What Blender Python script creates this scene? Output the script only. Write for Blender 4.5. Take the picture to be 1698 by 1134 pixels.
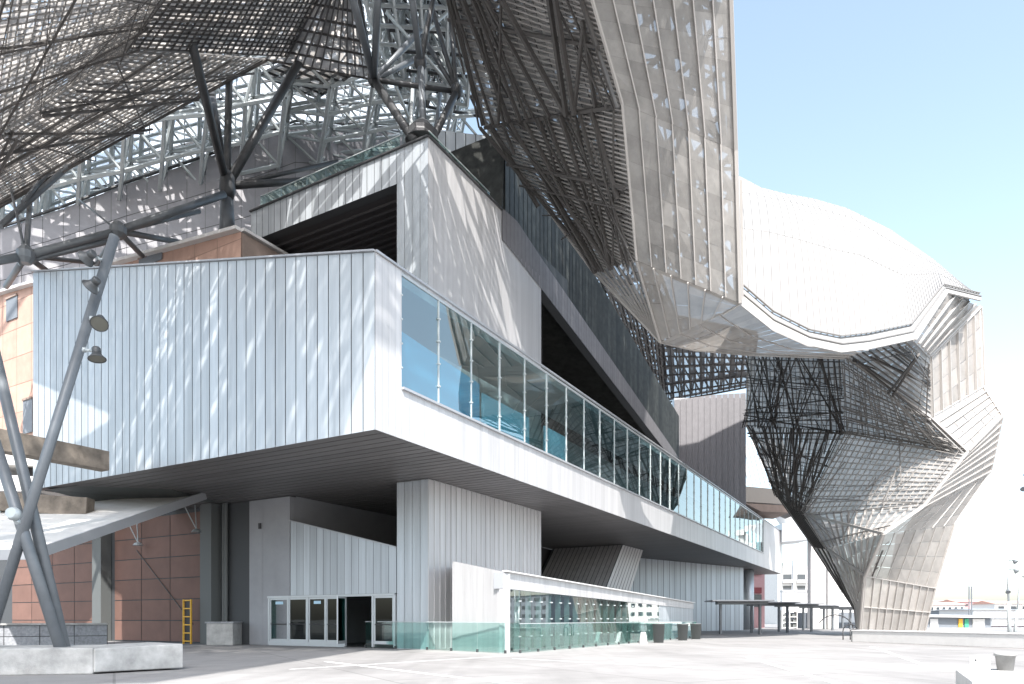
import bpy, math, random
from mathutils import Vector as V
random.seed(7)
S = bpy.context.scene
for o in list(bpy.data.objects): bpy.data.objects.remove(o)
COL = S.collection

# ------------------------------------------------------------------ camera
F, CX, HY, H = 1150.0, 849.0, 1026.0, 1.3
cd = bpy.data.cameras.new("camera"); cam = bpy.data.objects.new("camera", cd); COL.objects.link(cam)
cam.location = (0, 0, H); cam.rotation_euler = (math.radians(90), 0, 0)
cd.sensor_width = 36; cd.lens = F / 1698 * 36; cd.shift_y = (HY - 567) / 1698; cd.clip_end = 5000; cd.clip_start = .1
S.camera = cam
# ------------------------------------------------------------------ light
SUN = V((.05, -.68, .78)).normalized()
el = math.asin(SUN.z); az = math.atan2(SUN.x, SUN.y)
w = bpy.data.worlds.new("World"); S.world = w; w.use_nodes = True
nt = w.node_tree; bg = nt.nodes['Background']
sky = nt.nodes.new('ShaderNodeTexSky'); sky.sky_type = 'NISHITA'; sky.sun_disc = False
sky.sun_elevation = el; sky.sun_rotation = az; sky.air_density = 1.0; sky.dust_density = 2.2; sky.ozone_density = 1.0
hs = nt.nodes.new('ShaderNodeHueSaturation'); hs.inputs['Saturation'].default_value = .74; hs.inputs['Hue'].default_value = .482
nt.links.new(sky.outputs[0], hs.inputs['Color']); nt.links.new(hs.outputs[0], bg.inputs[0]); bg.inputs[1].default_value = .15
sd = bpy.data.lights.new("sun", 'SUN'); sd.energy = 3.4; sd.angle = math.radians(.5); sd.color = (1, .96, .91)
so = bpy.data.objects.new("sun", sd); COL.objects.link(so); so.rotation_euler = SUN.to_track_quat('Z', 'Y').to_euler()
so.location = (20, -30, 60)
S.view_settings.view_transform = 'Standard'; S.view_settings.look = 'None'
S.view_settings.exposure = 1.47; S.view_settings.gamma = 1
S.render.engine = 'CYCLES'
S.cycles.max_bounces = 8; S.cycles.transparent_max_bounces = 24

# ------------------------------------------------------------------ geometry helpers
R = V((.4955, .8686, 0)); L = V((-.8686, .4955, 0)); N = V((.8686, -.4955, 0)); UP = V((0, 0, 1))
def P(px, py, Y): return V(((px - CX) / F * Y, Y, H + (HY - py) / F * Y))
def G(px, py): Y = H * F / (py - HY); return V(((px - CX) / F * Y, Y, 0))
def tOn(px, O, D):
    r = (px - CX) / F; return (r * O[1] - O[0]) / (D[0] - r * D[1])
def On(px, py, O, D):
    t = tOn(px, O, D); p = V(O) + V(D) * t; return V((p.x, p.y, H + (HY - py) / F * p.y))

class MB:
    def __init__(s): s.v = []; s.f = []
    def quad(s, a, b, c, d):
        n = len(s.v); s.v += [V(a), V(b), V(c), V(d)]; s.f.append((n, n+1, n+2, n+3)); return s
    def poly(s, pts):
        n = len(s.v); s.v += [V(p) for p in pts]; s.f.append(tuple(range(n, n+len(pts)))); return s
    def prism(s, pts, d):
        """closed solid: polygon pts swept by vector d"""
        n = len(s.v); k = len(pts); d = V(d)
        s.v += [V(p) for p in pts] + [V(p) + d for p in pts]
        s.f.append(tuple(range(n+k-1, n-1, -1))); s.f.append(tuple(range(n+k, n+2*k)))
        for i in range(k): s.f.append((n+i, n+(i+1) % k, n+k+(i+1) % k, n+k+i))
        return s
    def plan(s, pts, z0, z1):
        return s.prism([V((p[0], p[1], z0)) for p in pts], (0, 0, z1-z0))
    def box(s, c, sx, sy, sz, ax=None, ay=None):
        ax = V(ax or (1, 0, 0)).normalized(); ay = V(ay or (-ax.y, ax.x, 0)).normalized(); az_ = ax.cross(ay)
        c = V(c); a = ax*sx/2; b = ay*sy/2
        return s.prism([c-a-b-az_*sz/2, c+a-b-az_*sz/2, c+a+b-az_*sz/2, c-a+b-az_*sz/2], az_*sz)
    def bar(s, a, b, w_, h_, up=UP):
        a = V(a); b = V(b); d = (b-a)
        if d.length < 1e-4: return s
        d.normalize(); x = d.cross(V(up))
        if x.length < 1e-3: x = d.cross(V((1, 0, 0)))
        x.normalize(); y = x.cross(d)
        q = [a-x*w_/2-y*h_/2, a+x*w_/2-y*h_/2, a+x*w_/2+y*h_/2, a-x*w_/2+y*h_/2]
        return s.prism(q, b-a)
    def tube(s, a, b, r, n=6, r2=None, cap=True):
        a = V(a); b = V(b); d = b-a
        if d.length < 1e-4: return s
        r2 = r if r2 is None else r2
        d.normalize(); x = d.orthogonal().normalized(); y = d.cross(x)
        k = len(s.v)
        for q, rr in ((a, r), (b, r2)):
            for i in range(n):
                t = 2*math.pi*i/n; s.v.append(q + x*math.cos(t)*rr + y*math.sin(t)*rr)
        for i in range(n): s.f.append((k+i, k+(i+1) % n, k+n+(i+1) % n, k+n+i))
        if cap: s.f.append(tuple(range(k+n-1, k-1, -1))); s.f.append(tuple(range(k+n, k+2*n)))
        return s
    def path(s, pts, r, n=8):
        for a, b in zip(pts[:-1], pts[1:]): s.tube(a, b, r, n)
        return s
    def lathe(s, c, prof, d=UP, n=20):
        """prof: list of (radius, height) along axis d"""
        c = V(c); d = V(d).normalized(); x = d.orthogonal().normalized(); y = d.cross(x); k = len(s.v)
        for r, h in prof:
            for i in range(n):
                t = 2*math.pi*i/n; s.v.append(c + d*h + x*math.cos(t)*r + y*math.sin(t)*r)
        for j in range(len(prof)-1):
            for i in range(n):
                s.f.append((k+j*n+i, k+j*n+(i+1) % n, k+(j+1)*n+(i+1) % n, k+(j+1)*n+i))
        s.f.append(tuple(range(k+n-1, k-1, -1))); e = k+(len(prof)-1)*n; s.f.append(tuple(range(e, e+n)))
        return s
    def build(s, name, m, parent=None, smooth=False, bevel=0):
        off = V((0, 0, 0)); q = parent
        while q is not None: off += q.location; q = q.parent
        me = bpy.data.meshes.new(name); me.from_pydata([tuple(p-off) for p in s.v], [], s.f)
        if m: me.materials.append(m)
        if smooth:
            for p in me.polygons: p.use_smooth = len(p.vertices) == 4
        me.update()
        o = bpy.data.objects.new(name, me); COL.objects.link(o)
        if parent: o.parent = parent
        if bevel:
            b = o.modifiers.new('bevel', 'BEVEL'); b.width = bevel; b.segments = 2; b.limit_method = 'ANGLE'
        return o
def tag(o, label=None, cat=None, group=None, kind=None):
    for k, x in (('label', label), ('category', cat), ('group', group), ('kind', kind)):
        if x: o[k] = x
    return o
def thing(name, label, cat, loc=(0, 0, 0), group=None):
    o = bpy.data.objects.new(name, None); COL.objects.link(o); o.location = loc; o.empty_display_size = .5
    return tag(o, label, cat, group)
def copy_tree(o, parent=None, loc=None):
    c = o.copy(); COL.objects.link(c)
    if parent: c.parent = parent
    if loc is not None: c.location = loc
    for ch in [k for k in o.children]: copy_tree(ch, c)
    return c

# ------------------------------------------------------------------ materials
def mat(name, col, rough=.5, metal=0., island=0., noise=0., nscale=3., bump=0., spec=.5, streak=False, bscale=40., emit=0):
    m = bpy.data.materials.new(name); m.use_nodes = True; t = m.node_tree; ns = t.nodes; ln = t.links
    b = ns['Principled BSDF']; b.inputs['Roughness'].default_value = rough; b.inputs['Metallic'].default_value = metal
    b.inputs['Specular IOR Level'].default_value = spec
    val = None
    def add(src, lo, hi, prev):
        mr = ns.new('ShaderNodeMapRange'); ln.new(src, mr.inputs[0]); mr.inputs[3].default_value = lo; mr.inputs[4].default_value = hi
        if prev is None: return mr.outputs[0]
        mm = ns.new('ShaderNodeMath'); mm.operation = 'MULTIPLY'; ln.new(prev, mm.inputs[0]); ln.new(mr.outputs[0], mm.inputs[1]); return mm.outputs[0]
    tc = ns.new('ShaderNodeTexCoord')
    if island:
        g = ns.new('ShaderNodeNewGeometry'); val = add(g.outputs['Random Per Island'], 1-island, 1+island, val)
    if noise:
        n = ns.new('ShaderNodeTexNoise'); n.inputs['Scale'].default_value = nscale; n.inputs['Detail'].default_value = 6
        n.inputs['Roughness'].default_value = .65
        mp = ns.new('ShaderNodeMapping'); ln.new(tc.outputs['Object'], mp.inputs[0])
        if streak: mp.inputs['Scale'].default_value = (2.5, 2.5, .12)
        ln.new(mp.outputs[0], n.inputs[0])
        mr = ns.new('ShaderNodeMapRange'); ln.new(n.outputs[0], mr.inputs[0]); mr.inputs[1].default_value = .3; mr.inputs[2].default_value = .7
        mr.inputs[3].default_value = 1-noise; mr.inputs[4].default_value = 1+noise
        if val is None: val = mr.outputs[0]
        else:
            mm = ns.new('ShaderNodeMath'); mm.operation = 'MULTIPLY'; ln.new(val, mm.inputs[0]); ln.new(mr.outputs[0], mm.inputs[1]); val = mm.outputs[0]
    if val is not None:
        vm = ns.new('ShaderNodeVectorMath'); vm.operation = 'SCALE'; vm.inputs[0].default_value = col; ln.new(val, vm.inputs['Scale'])
        ln.new(vm.outputs[0], b.inputs['Base Color'])
    else: b.inputs['Base Color'].default_value = (*col, 1)
    if bump:
        n2 = ns.new('ShaderNodeTexNoise'); n2.inputs['Scale'].default_value = bscale; n2.inputs['Detail'].default_value = 5
        ln.new(tc.outputs['Object'], n2.inputs[0])
        bp = ns.new('ShaderNodeBump'); bp.inputs['Strength'].default_value = bump; bp.inputs['Distance'].default_value = .02
        ln.new(n2.outputs[0], bp.inputs['Height']); ln.new(bp.outputs[0], b.inputs['Normal'])
    return m

def screen_mat(name, col, holes, trans=.3, island=.12, noise=.15):
    """perforated metal sheet: part of the light goes straight through its holes, part is scattered through"""
    m = bpy.data.materials.new(name); m.use_nodes = True; t = m.node_tree; ns = t.nodes; ln = t.links
    out = ns['Material Output']; ns.remove(ns['Principled BSDF'])
    g = ns.new('ShaderNodeNewGeometry')
    mr = ns.new('ShaderNodeMapRange'); ln.new(g.outputs['Random Per Island'], mr.inputs[0]); mr.inputs[3].default_value = 1-island; mr.inputs[4].default_value = 1+island
    tc = ns.new('ShaderNodeTexCoord'); n = ns.new('ShaderNodeTexNoise'); n.inputs['Scale'].default_value = .9; n.inputs['Detail'].default_value = 7; n.inputs['Roughness'].default_value = .7
    ln.new(tc.outputs['Object'], n.inputs[0])
    m2 = ns.new('ShaderNodeMapRange'); ln.new(n.outputs[0], m2.inputs[0]); m2.inputs[1].default_value = .3; m2.inputs[2].default_value = .7; m2.inputs[3].default_value = 1-noise; m2.inputs[4].default_value = 1+noise
    mm = ns.new('ShaderNodeMath'); mm.operation = 'MULTIPLY'; ln.new(mr.outputs[0], mm.inputs[0]); ln.new(m2.outputs[0], mm.inputs[1])
    vm = ns.new('ShaderNodeVectorMath'); vm.operation = 'SCALE'; vm.inputs[0].default_value = col; ln.new(mm.outputs[0], vm.inputs['Scale'])
    d = ns.new('ShaderNodeBsdfDiffuse'); ln.new(vm.outputs[0], d.inputs[0])
    tr = ns.new('ShaderNodeBsdfTranslucent'); ln.new(vm.outputs[0], tr.inputs[0])
    gl = ns.new('ShaderNodeBsdfGlossy'); gl.inputs[0].default_value = (.7, .7, .7, 1); gl.inputs[1].default_value = .4
    a = ns.new('ShaderNodeMixShader'); a.inputs[0].default_value = trans; ln.new(d.outputs[0], a.inputs[1]); ln.new(tr.outputs[0], a.inputs[2])
    a2 = ns.new('ShaderNodeMixShader'); a2.inputs[0].default_value = .08; ln.new(a.outputs[0], a2.inputs[1]); ln.new(gl.outputs[0], a2.inputs[2])
    tp = ns.new('ShaderNodeBsdfTransparent')
    b = ns.new('ShaderNodeMixShader'); b.inputs[0].default_value = holes; ln.new(a2.outputs[0], b.inputs[1]); ln.new(tp.outputs[0], b.inputs[2])
    ln.new(b.outputs[0], out.inputs[0])
    return m

def glass_mat(name, tint, refl=.35, rough=.015):
    m = bpy.data.materials.new(name); m.use_nodes = True; t = m.node_tree; ns = t.nodes; ln = t.links
    out = ns['Material Output']; ns.remove(ns['Principled BSDF'])
    tp = ns.new('ShaderNodeBsdfTransparent'); tp.inputs[0].default_value = (*tint, 1)
    gl = ns.new('ShaderNodeBsdfGlossy'); gl.inputs[0].default_value = (.93, .98, .97, 1); gl.inputs[1].default_value = rough
    tc = ns.new('ShaderNodeTexCoord'); n = ns.new('ShaderNodeTexNoise'); n.inputs['Scale'].default_value = .35; ln.new(tc.outputs['Object'], n.inputs[0])
    bp = ns.new('ShaderNodeBump'); bp.inputs['Strength'].default_value = .12; bp.inputs['Distance'].default_value = .03; ln.new(n.outputs[0], bp.inputs['Height']); ln.new(bp.outputs[0], gl.inputs['Normal'])
    fr = ns.new('ShaderNodeLayerWeight'); fr.inputs[0].default_value = .5
    pw = ns.new('ShaderNodeMath'); pw.operation = 'POWER'; ln.new(fr.outputs['Facing'], pw.inputs[0]); pw.inputs[1].default_value = 4.5
    mr = ns.new('ShaderNodeMapRange'); ln.new(pw.outputs[0], mr.inputs[0]); mr.inputs[3].default_value = refl; mr.inputs[4].default_value = 1
    mx = ns.new('ShaderNodeMixShader'); ln.new(mr.outputs[0], mx.inputs[0]); ln.new(tp.outputs[0], mx.inputs[1]); ln.new(gl.outputs[0], mx.inputs[2])
    ln.new(mx.outputs[0], out.inputs[0]); return m

M = dict(
 clad = mat('zinc_cladding', (.44, .475, .505), .42, .35, island=.09, noise=.14, nscale=1.2, streak=True),
 cladR = mat('pale_cladding', (.50, .495, .50), .45, .25, island=.06, noise=.13, nscale=1.2, streak=True),
 gap = mat('seam_shadow_gap', (.06, .065, .07), .7),
 cap = mat('flashing', (.40, .41, .43), .4, .4),
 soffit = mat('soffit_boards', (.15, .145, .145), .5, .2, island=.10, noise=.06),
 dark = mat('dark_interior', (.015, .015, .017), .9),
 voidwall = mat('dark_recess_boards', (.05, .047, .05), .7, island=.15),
 pink = mat('pink_stone_panels', (.46, .30, .24), .75, island=.07, noise=.10, nscale=1.5),
 brown = mat('rose_brown_panels', (.17, .095, .075), .7, island=.10, noise=.10, nscale=1.),
 brownside = mat('brown_side_stone', (.26, .20, .17), .8, noise=.2, nscale=1.),
 white = mat('white_render', (.60, .595, .59), .7, noise=.04),
 greywall = mat('light_grey_wall', (.30, .31, .33), .6, island=.03, noise=.08, nscale=.8),
 concrete = mat('weathered_concrete', (.40, .40, .39), .85, noise=.28, nscale=2.2, bump=.3, streak=False),
 stone = mat('rough_grey_stone', (.30, .31, .33), .85, island=.12, noise=.25, nscale=9, bump=.5),
 beamc = mat('brown_stained_concrete', (.17, .145, .12), .85, noise=.4, nscale=1.8, bump=.3),
 steel = mat('grey_painted_steel', (.15, .165, .18), .42, .2, noise=.10, nscale=2),
 dsteel = mat('dark_steel', (.07, .072, .075), .45, .3, noise=.2, nscale=2),
 lsteel = mat('light_grey_steel', (.45, .49, .50), .4, .2, noise=.08),
 rib = mat('pale_rib', (.45, .43, .41), .45, .3),
 drib2 = mat('brown_grey_rib', (.26, .25, .24), .5, .2),
 drib = mat('dark_rib', (.10, .094, .09), .5, .3),
 drum = mat('arena_wall_panels', (.28, .277, .295), .6, .0, island=.04, noise=.06),
 theatre = mat('dark_green_ribbed_metal', (.035, .037, .034), .6, .1, island=.5, noise=.6, nscale=2.2),
 scr = screen_mat('outer_mesh_panel', (.40, .375, .35), .10, .25),
 scrin = screen_mat('inner_mesh_panel', (.52, .49, .46), .15, .6, island=.3, noise=.2),
 scrA = screen_mat('overhead_mesh_panel', (.58, .56, .54), .14, .66, island=.35, noise=.3),
 scrB = screen_mat('curtain_mesh_panel', (.56, .545, .53), .26, .62, island=.35, noise=.2),
 scrC = screen_mat('curtain_outer_panel', (.50, .485, .465), .30, .35, island=.16, noise=.2),
 scrleg = screen_mat('leg_mesh_panel', (.47, .46, .445), .05, .45, island=.28, noise=.22),
 scrl = screen_mat('light_mesh_panel', (.52, .52, .52), .05, .5, island=.15, noise=.1),
 scrfar = screen_mat('far_mesh_panel', (.45, .43, .42), .42, .5, island=.3),
 roofw = mat('white_standing_seam_roof', (.33, .325, .317), .5, .0, island=.02),
 glazing = screen_mat('translucent_white_sheet', (.8, .84, .88), .25, .85, island=.05, noise=.04),  # for the sheet that whitens the background of the space frame
 glass = glass_mat('reflective_glass', (.40, .62, .64), .30),
 glass2 = glass_mat('pavilion_glass', (.45, .62, .60), .36),
 rail = glass_mat('green_rail_glass', (.78, .91, .89), .10),
 doorg = glass_mat('door_glass', (.10, .22, .21), .04),
 frame = mat('pale_aluminium', (.52, .55, .57), .4, .4),
 black = mat('black_plastic', (.03, .03, .033), .5),
 blue = mat('blue_blind', (.18, .48, .74), .7),
 pblue = mat('pale_blue_blind', (.45, .66, .80), .7),
 curtain = mat('beige_blind', (.45, .42, .33), .8),
 yellow = mat('yellow_paint', (.75, .42, .04), .5),
 line = mat('worn_white_road_paint', (.80, .79, .78), .7, noise=.08, nscale=6),
 dstone = mat('plant_grey', (.12, .13, .13), .6),
 pinkw = mat('pink_painted_wall', (.50, .30, .31), .7, noise=.05),
 maroon = mat('maroon_band', (.22, .05, .06), .7),
 offw = mat('off_white_plaster', (.66, .65, .63), .8, noise=.08),
 tile = mat('terracotta_roof', (.52, .30, .24), .8, noise=.15),
 win = mat('dark_window_glass', (.05, .06, .07), .1),
 hoard = mat('grey_blue_hoarding', (.17, .19, .215), .6, island=.05),
 green = mat('green_paint', (.05, .35, .20), .6), purple = mat('violet_blue_paint', (.12, .13, .28), .6), red = mat('red_paint', (.5, .06, .05), .6),
 tower = mat('dark_grey_sheet', (.17, .165, .175), .6, island=.06, noise=.1),
 spot = mat('dark_cast_metal', (.085, .09, .095), .45, .4, noise=.2),
 seam = mat('grey_standing_seam', (.25, .245, .24), .5, .2),
 lens = mat('lamp_glass', (.16, .16, .14), .1),
)
# ground: pale concrete with joints and stains
def ground_mat():
    m = bpy.data.materials.new('pale_plaza_asphalt'); m.use_nodes = True; t = m.node_tree; ns = t.nodes; ln = t.links; b = ns['Principled BSDF']
    b.inputs['Roughness'].default_value = .85
    tc = ns.new('ShaderNodeTexCoord')
    def noise(scale, det, lo, hi, a=.35, c=.65, sc=None):
        n = ns.new('ShaderNodeTexNoise'); n.inputs['Scale'].default_value = scale; n.inputs['Detail'].default_value = det
        if sc:
            mp = ns.new('ShaderNodeMapping'); mp.inputs['Scale'].default_value = sc; mp.inputs['Rotation'].default_value = (0, 0, .9); ln.new(tc.outputs['Object'], mp.inputs[0]); ln.new(mp.outputs[0], n.inputs[0])
        else: ln.new(tc.outputs['Object'], n.inputs[0])
        r = ns.new('ShaderNodeMapRange'); ln.new(n.outputs[0], r.inputs[0]); r.inputs[1].default_value = a; r.inputs[2].default_value = c; r.inputs[3].default_value = lo; r.inputs[4].default_value = hi
        return r.outputs[0]
    x = noise(.25, 6, .84, 1.06)
    for y in (noise(40, 3, .93, 1.07), noise(1.4, 8, .93, 1.05), noise(.3, 5, .72, 1.02, .28, .46, (1, .10, 1)), noise(.9, 4, .86, 1.0, .30, .45, (1, .06, 1))):
        mm = ns.new('ShaderNodeMath'); mm.operation = 'MULTIPLY'; ln.new(x, mm.inputs[0]); ln.new(y, mm.inputs[1]); x = mm.outputs[0]
    bk = ns.new('ShaderNodeTexBrick'); mp = ns.new('ShaderNodeMapping'); mp.inputs['Rotation'].default_value = (0, 0, 1.05); ln.new(tc.outputs['Object'], mp.inputs[0]); ln.new(mp.outputs[0], bk.inputs[0])
    bk.inputs['Scale'].default_value = 1; bk.inputs['Brick Width'].default_value = 7; bk.inputs['Row Height'].default_value = 5; bk.inputs['Mortar Size'].default_value = .035; bk.inputs['Mortar Smooth'].default_value = .4
    bk.inputs['Color1'].default_value = (1, 1, 1, 1); bk.inputs['Color2'].default_value = (.94, .94, .94, 1); bk.inputs['Mortar'].default_value = (.68, .68, .68, 1)
    mm = ns.new('ShaderNodeMath'); mm.operation = 'MULTIPLY'; ln.new(x, mm.inputs[0]); ln.new(bk.outputs[0], mm.inputs[1]); x = mm.outputs[0]
    vm = ns.new('ShaderNodeVectorMath'); vm.operation = 'SCALE'; vm.inputs[0].default_value = (.285, .279, .276); ln.new(x, vm.inputs['Scale'])
    ln.new(vm.outputs[0], b.inputs['Base Color'])
    n2 = ns.new('ShaderNodeTexNoise'); n2.inputs['Scale'].default_value = 60; ln.new(tc.outputs['Object'], n2.inputs[0])
    bp = ns.new('ShaderNodeBump'); bp.inputs['Strength'].default_value = .25; bp.inputs['Distance'].default_value = .01; ln.new(n2.outputs[0], bp.inputs['Height']); ln.new(bp.outputs[0], b.inputs['Normal'])
    return m
M['ground'] = ground_mat()

# ------------------------------------------------------------------ ground
tag(MB().quad((-1500, -300, 0), (1500, -300, 0), (1500, 3000, 0), (-1500, 3000, 0)).build('ground', M['ground']), kind='structure')
ln_ = MB()
for a, b, wd in ((G(540, 1097), G(900, 1140), .16), (G(1240, 1090), G(1390, 1134), .16), (G(1445, 1072), G(1560, 1112), .16), (G(850, 1092), G(1250, 1112), .12), (G(480, 1110), G(850, 1087), .12)):
    d = (b-a).normalized(); n = V((-d.y, d.x, 0))*wd/2; z = V((0, 0, .004))
    ln_.quad(a-n+z, b-n+z, b+n+z, a+n+z)
tag(ln_.build('painted_line', M['line']), kind='structure')

# ------------------------------------------------------------------ cladding helper
def lerp_tab(tab, t):
    if t <= tab[0][0]: return tab[0][1]
    for (a, za), (b, zb) in zip(tab[:-1], tab[1:]):
        if t <= b: return za + (zb-za)*(t-a)/(b-a) if b > a else zb
    return tab[-1][1]
def clad(O, D, t0, t1, zlo, zhi, sp, gap=.03, name='cladding', m='clad', parent=None, jitter=0, thick=.0, proud=None):
    """vertical sheet strips on the vertical plane O + D*t; zlo/zhi numbers or [(t,z)] tables"""
    O = V((O[0], O[1], 0)); D = V((D[0], D[1], 0)); mb = MB()
    zl = zlo if isinstance(zlo, list) else [(t0, zlo), (t1, zlo)]; zh = zhi if isinstance(zhi, list) else [(t0, zhi), (t1, zhi)]
    n = max(1, round((t1-t0)/sp)); s = (t1-t0)/n
    for i in range(n):
        a = t0+i*s+gap/2; b = t0+(i+1)*s-gap/2
        pts = []
        for t, z in ((a, lerp_tab(zl, a)), (b, lerp_tab(zl, b)), (b, lerp_tab(zh, b)), (a, lerp_tab(zh, a))):
            pts.append(O+D*t+UP*z)
        mb.poly(pts)
        if proud is not None:   # standing seam
            q = O+D*(a-gap/2); mb.bar(q+UP*lerp_tab(zl, a)+proud*.02, q+UP*lerp_tab(zh, a)+proud*.02, .025, .05, up=proud)
    return mb.build(name, M[m], parent)
def backing(O, D, t0, t1, zlo, zhi, inward, thick=.3, name='wall', m='gap', parent=None):
    O = V((O[0], O[1], 0)); D = V((D[0], D[1], 0))
    zl = zlo if isinstance(zlo, list) else [(t0, zlo), (t1, zlo)]; zh = zhi if isinstance(zhi, list) else [(t0, zhi), (t1, zhi)]
    inward = V(inward); e = inward*.03
    pts = [O+D*t+UP*z+e for t, z in zl] + [O+D*t+UP*z+e for t, z in reversed(zh)]
    return MB().prism(pts, inward*thick).build(name, M[m], parent)

# ================================================================== main building
B = V((-4.29, 21.75, 0)); C = V((-3.54, 29.3, 0)); ZS = 7.24
bld = thing('event_hall', 'large zinc clad hall with a cantilevered glazed box over its entrance', 'building', (-3, 35, 0))
# cantilevered box -------------------------------------------------
LB = 20.4
topL = [(0, 12.8), (LB, 17.2)]
box = backing(B, L, .03, LB, ZS+.05, topL, R, .5, 'cantilevered_box', 'gap', bld)
clad(B, L, 0, LB, ZS, topL, .5, .035, 'ribbed_cladding', 'clad', box)
MB().bar(B+UP*12.84-R*.02, B+L*LB+UP*17.24-R*.02, .14, .05).build('parapet_cap', M['cap'], box)
MB().plan([B+R*.55-N*.04, B+R*.55+L*LB, B+R*82+L*LB, B+R*82-N*.04], ZS+.1, 8.8).build('floor_slab', M['gap'], box)
MB().plan([B+R*.55-N*.25, B+R*.55+L*(2.8), B+R*82+L*2.8, B+R*82-N*.25], 12.5, 12.78).build('roof_slab', M['cap'], box)
# R face
tg0, tg1, tend = 1.31, 67.5, 81.
zsill = 8.89
clad(B, R, 0, tg0, ZS, 12.8, .33, .008, 'face_cladding', 'cladR', box)
clad(B, R, tg0, tg1, ZS, zsill, .42, .008, 'face_cladding', 'cladR', box)
clad(B, R, tg1, tend, ZS, 12.8, .42, .008, 'face_cladding', 'cladR', box)
backing(B, R, .03, tg0, ZS+.02, 12.78, L, .3, 'end_pier', 'cap', box)
backing(B, R, tg0, tg1, ZS+.02, zsill-.02, L, .3, 'sill_wall', 'cap', box)
backing(B, R, tg1, tend, ZS+.02, 12.78, L, .3, 'end_pier', 'cap', box)
MB().bar(B+R*tg0+UP*(zsill+.02)+N*.04, B+R*tg1+UP*(zsill+.02)+N*.04, .12, .08).bar(B+UP*12.84+N*.02, B+R*tend+UP*12.84+N*.02, .10, .07).build('edge_flashing', M['cap'], box)
# glazing band
band = MB().bar(B+R*tg0+UP*12.72-N*.08, B+R*tg1+UP*12.72-N*.08, .1, .1).build('window_band', M['frame'], bld)
npn = 31; st = (tg1-tg0)/npn
for i in range(npn):
    a = B+R*(tg0+i*st+.03)-N*.06; b = B+R*(tg0+(i+1)*st-.03)-N*.06
    k = random.uniform(-.012, .012)
    MB().quad(a+UP*zsill+N*k, b+UP*zsill-N*k, b+UP*12.67-N*k, a+UP*12.67+N*k).build('glass_pane', M['glass'], band)
mb = MB()
for i in range(npn+1):
    p = B+R*(tg0+i*st)-N*.05
    mb = MB().box(p+UP*((zsill+12.7)/2), .03, .07, 12.7-zsill, R, L)
    for z in (9.6, 10.4, 11.2, 12.0): mb.box(p+UP*z+N*.03, .10, .07, .05, R, L)
    mb.build('mullion', M['lsteel'], band)
# interior behind the glazing
MB().quad(B+R*1+L*4.2+UP*8.8, B+R*82+L*4.2+UP*8.8, B+R*82+L*4.2+UP*12.6, B+R*1+L*4.2+UP*12.6).build('interior_wall', M['greywall'], bld)
bl = MB(); 
for a, b, mm in ((1.4, 7.2, 'blue'), (7.4, 11.5, 'pblue'), (13., 15.5, 'pblue')):
    MB().prism([B+R*a+L*.7+UP*8.85, B+R*b+L*.7+UP*8.85, B+R*b+L*.7+UP*(10.6 if mm == 'pblue' else 10.9), B+R*a+L*.7+UP*(11.3 if mm == 'blue' else 10.6)], L*.05).build('blind', M[mm], bld)
# soffit boards: run along L, spaced along R
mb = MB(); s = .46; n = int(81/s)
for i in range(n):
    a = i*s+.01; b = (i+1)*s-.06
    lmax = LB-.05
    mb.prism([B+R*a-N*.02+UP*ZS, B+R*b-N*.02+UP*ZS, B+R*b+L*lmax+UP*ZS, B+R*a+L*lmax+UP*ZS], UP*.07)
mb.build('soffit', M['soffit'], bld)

# through volume: pier with upper block -----------------------------------
ZT = 21.65
TL = 1.69; TR = 10.4; TS = 6.1
pier = backing(C, L, .03, TL, .0, ZT-.05, R, .4, 'entrance_pier', 'gap', bld)
clad(C, L, 0, TL, 0, ZS-.04, .42, .02, 'ribbed_cladding', 'clad', pier)
clad(C, L, 0, TL, 12.8, ZT, .42, .02, 'ribbed_cladding', 'clad', pier)
# wall on the R side
clad(C, R, 0, TR, 0, ZS-.04, .42, .015, 'side_cladding', 'cladR', pier, proud=N)
clad(C, R, 0, TS, 12.0, ZT, .35, .006, 'side_cladding', 'cladR', pier)
clad(C, R, TS, TR, 12.0, 20.2, .35, .006, 'side_cladding', 'cladR', pier)
MB().plan([C-N*.03+R*.03, C-N*.03+R*TS, C+L*TL+R*TS, C+L*TL+R*.03], 0, ZT-.04).plan([C-N*.03+R*(TS+.01), C-N*.03+R*TR, C+L*TL+R*TR, C+L*TL+R*(TS+.01)], 0, 20.1).build('pier_core', M['cladR'], pier)
# upper slab (white cornice) over the recess
TU = 11.0
up = backing(C, L, TL, TU, 20.22, ZT-.05, R, .5, 'upper_block', 'gap', bld)
clad(C, L, TL, TU, 20.2, ZT, .42, .03, 'ribbed_cladding', 'clad', up)
MB().bar(C+UP*(ZT+.03)-R*.03-L*.03, C+L*TU+UP*(ZT+.03)-R*.03, .16, .06).bar(C+UP*(ZT+.03)+N*.03, C+R*TS+UP*(ZT+.03)+N*.03, .16, .06).build('cornice_cap', M['dsteel'], up)
MB().plan([C+R*.5+L*.1, C+R*.5+L*TU, C+R*14+L*TU, C+R*14+L*.1], 20.5, ZT-.1).build('roof_slab', M['gap'], up)
mb = MB()
for i in range(30):
    a = .5+i*.45
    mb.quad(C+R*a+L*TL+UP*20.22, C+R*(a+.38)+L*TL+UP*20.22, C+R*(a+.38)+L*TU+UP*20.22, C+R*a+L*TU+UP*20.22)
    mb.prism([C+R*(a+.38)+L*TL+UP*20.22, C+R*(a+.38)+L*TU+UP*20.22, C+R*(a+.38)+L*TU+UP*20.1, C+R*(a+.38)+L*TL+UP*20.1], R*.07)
mb.build('recess_ceiling', M['voidwall'], up)
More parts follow.
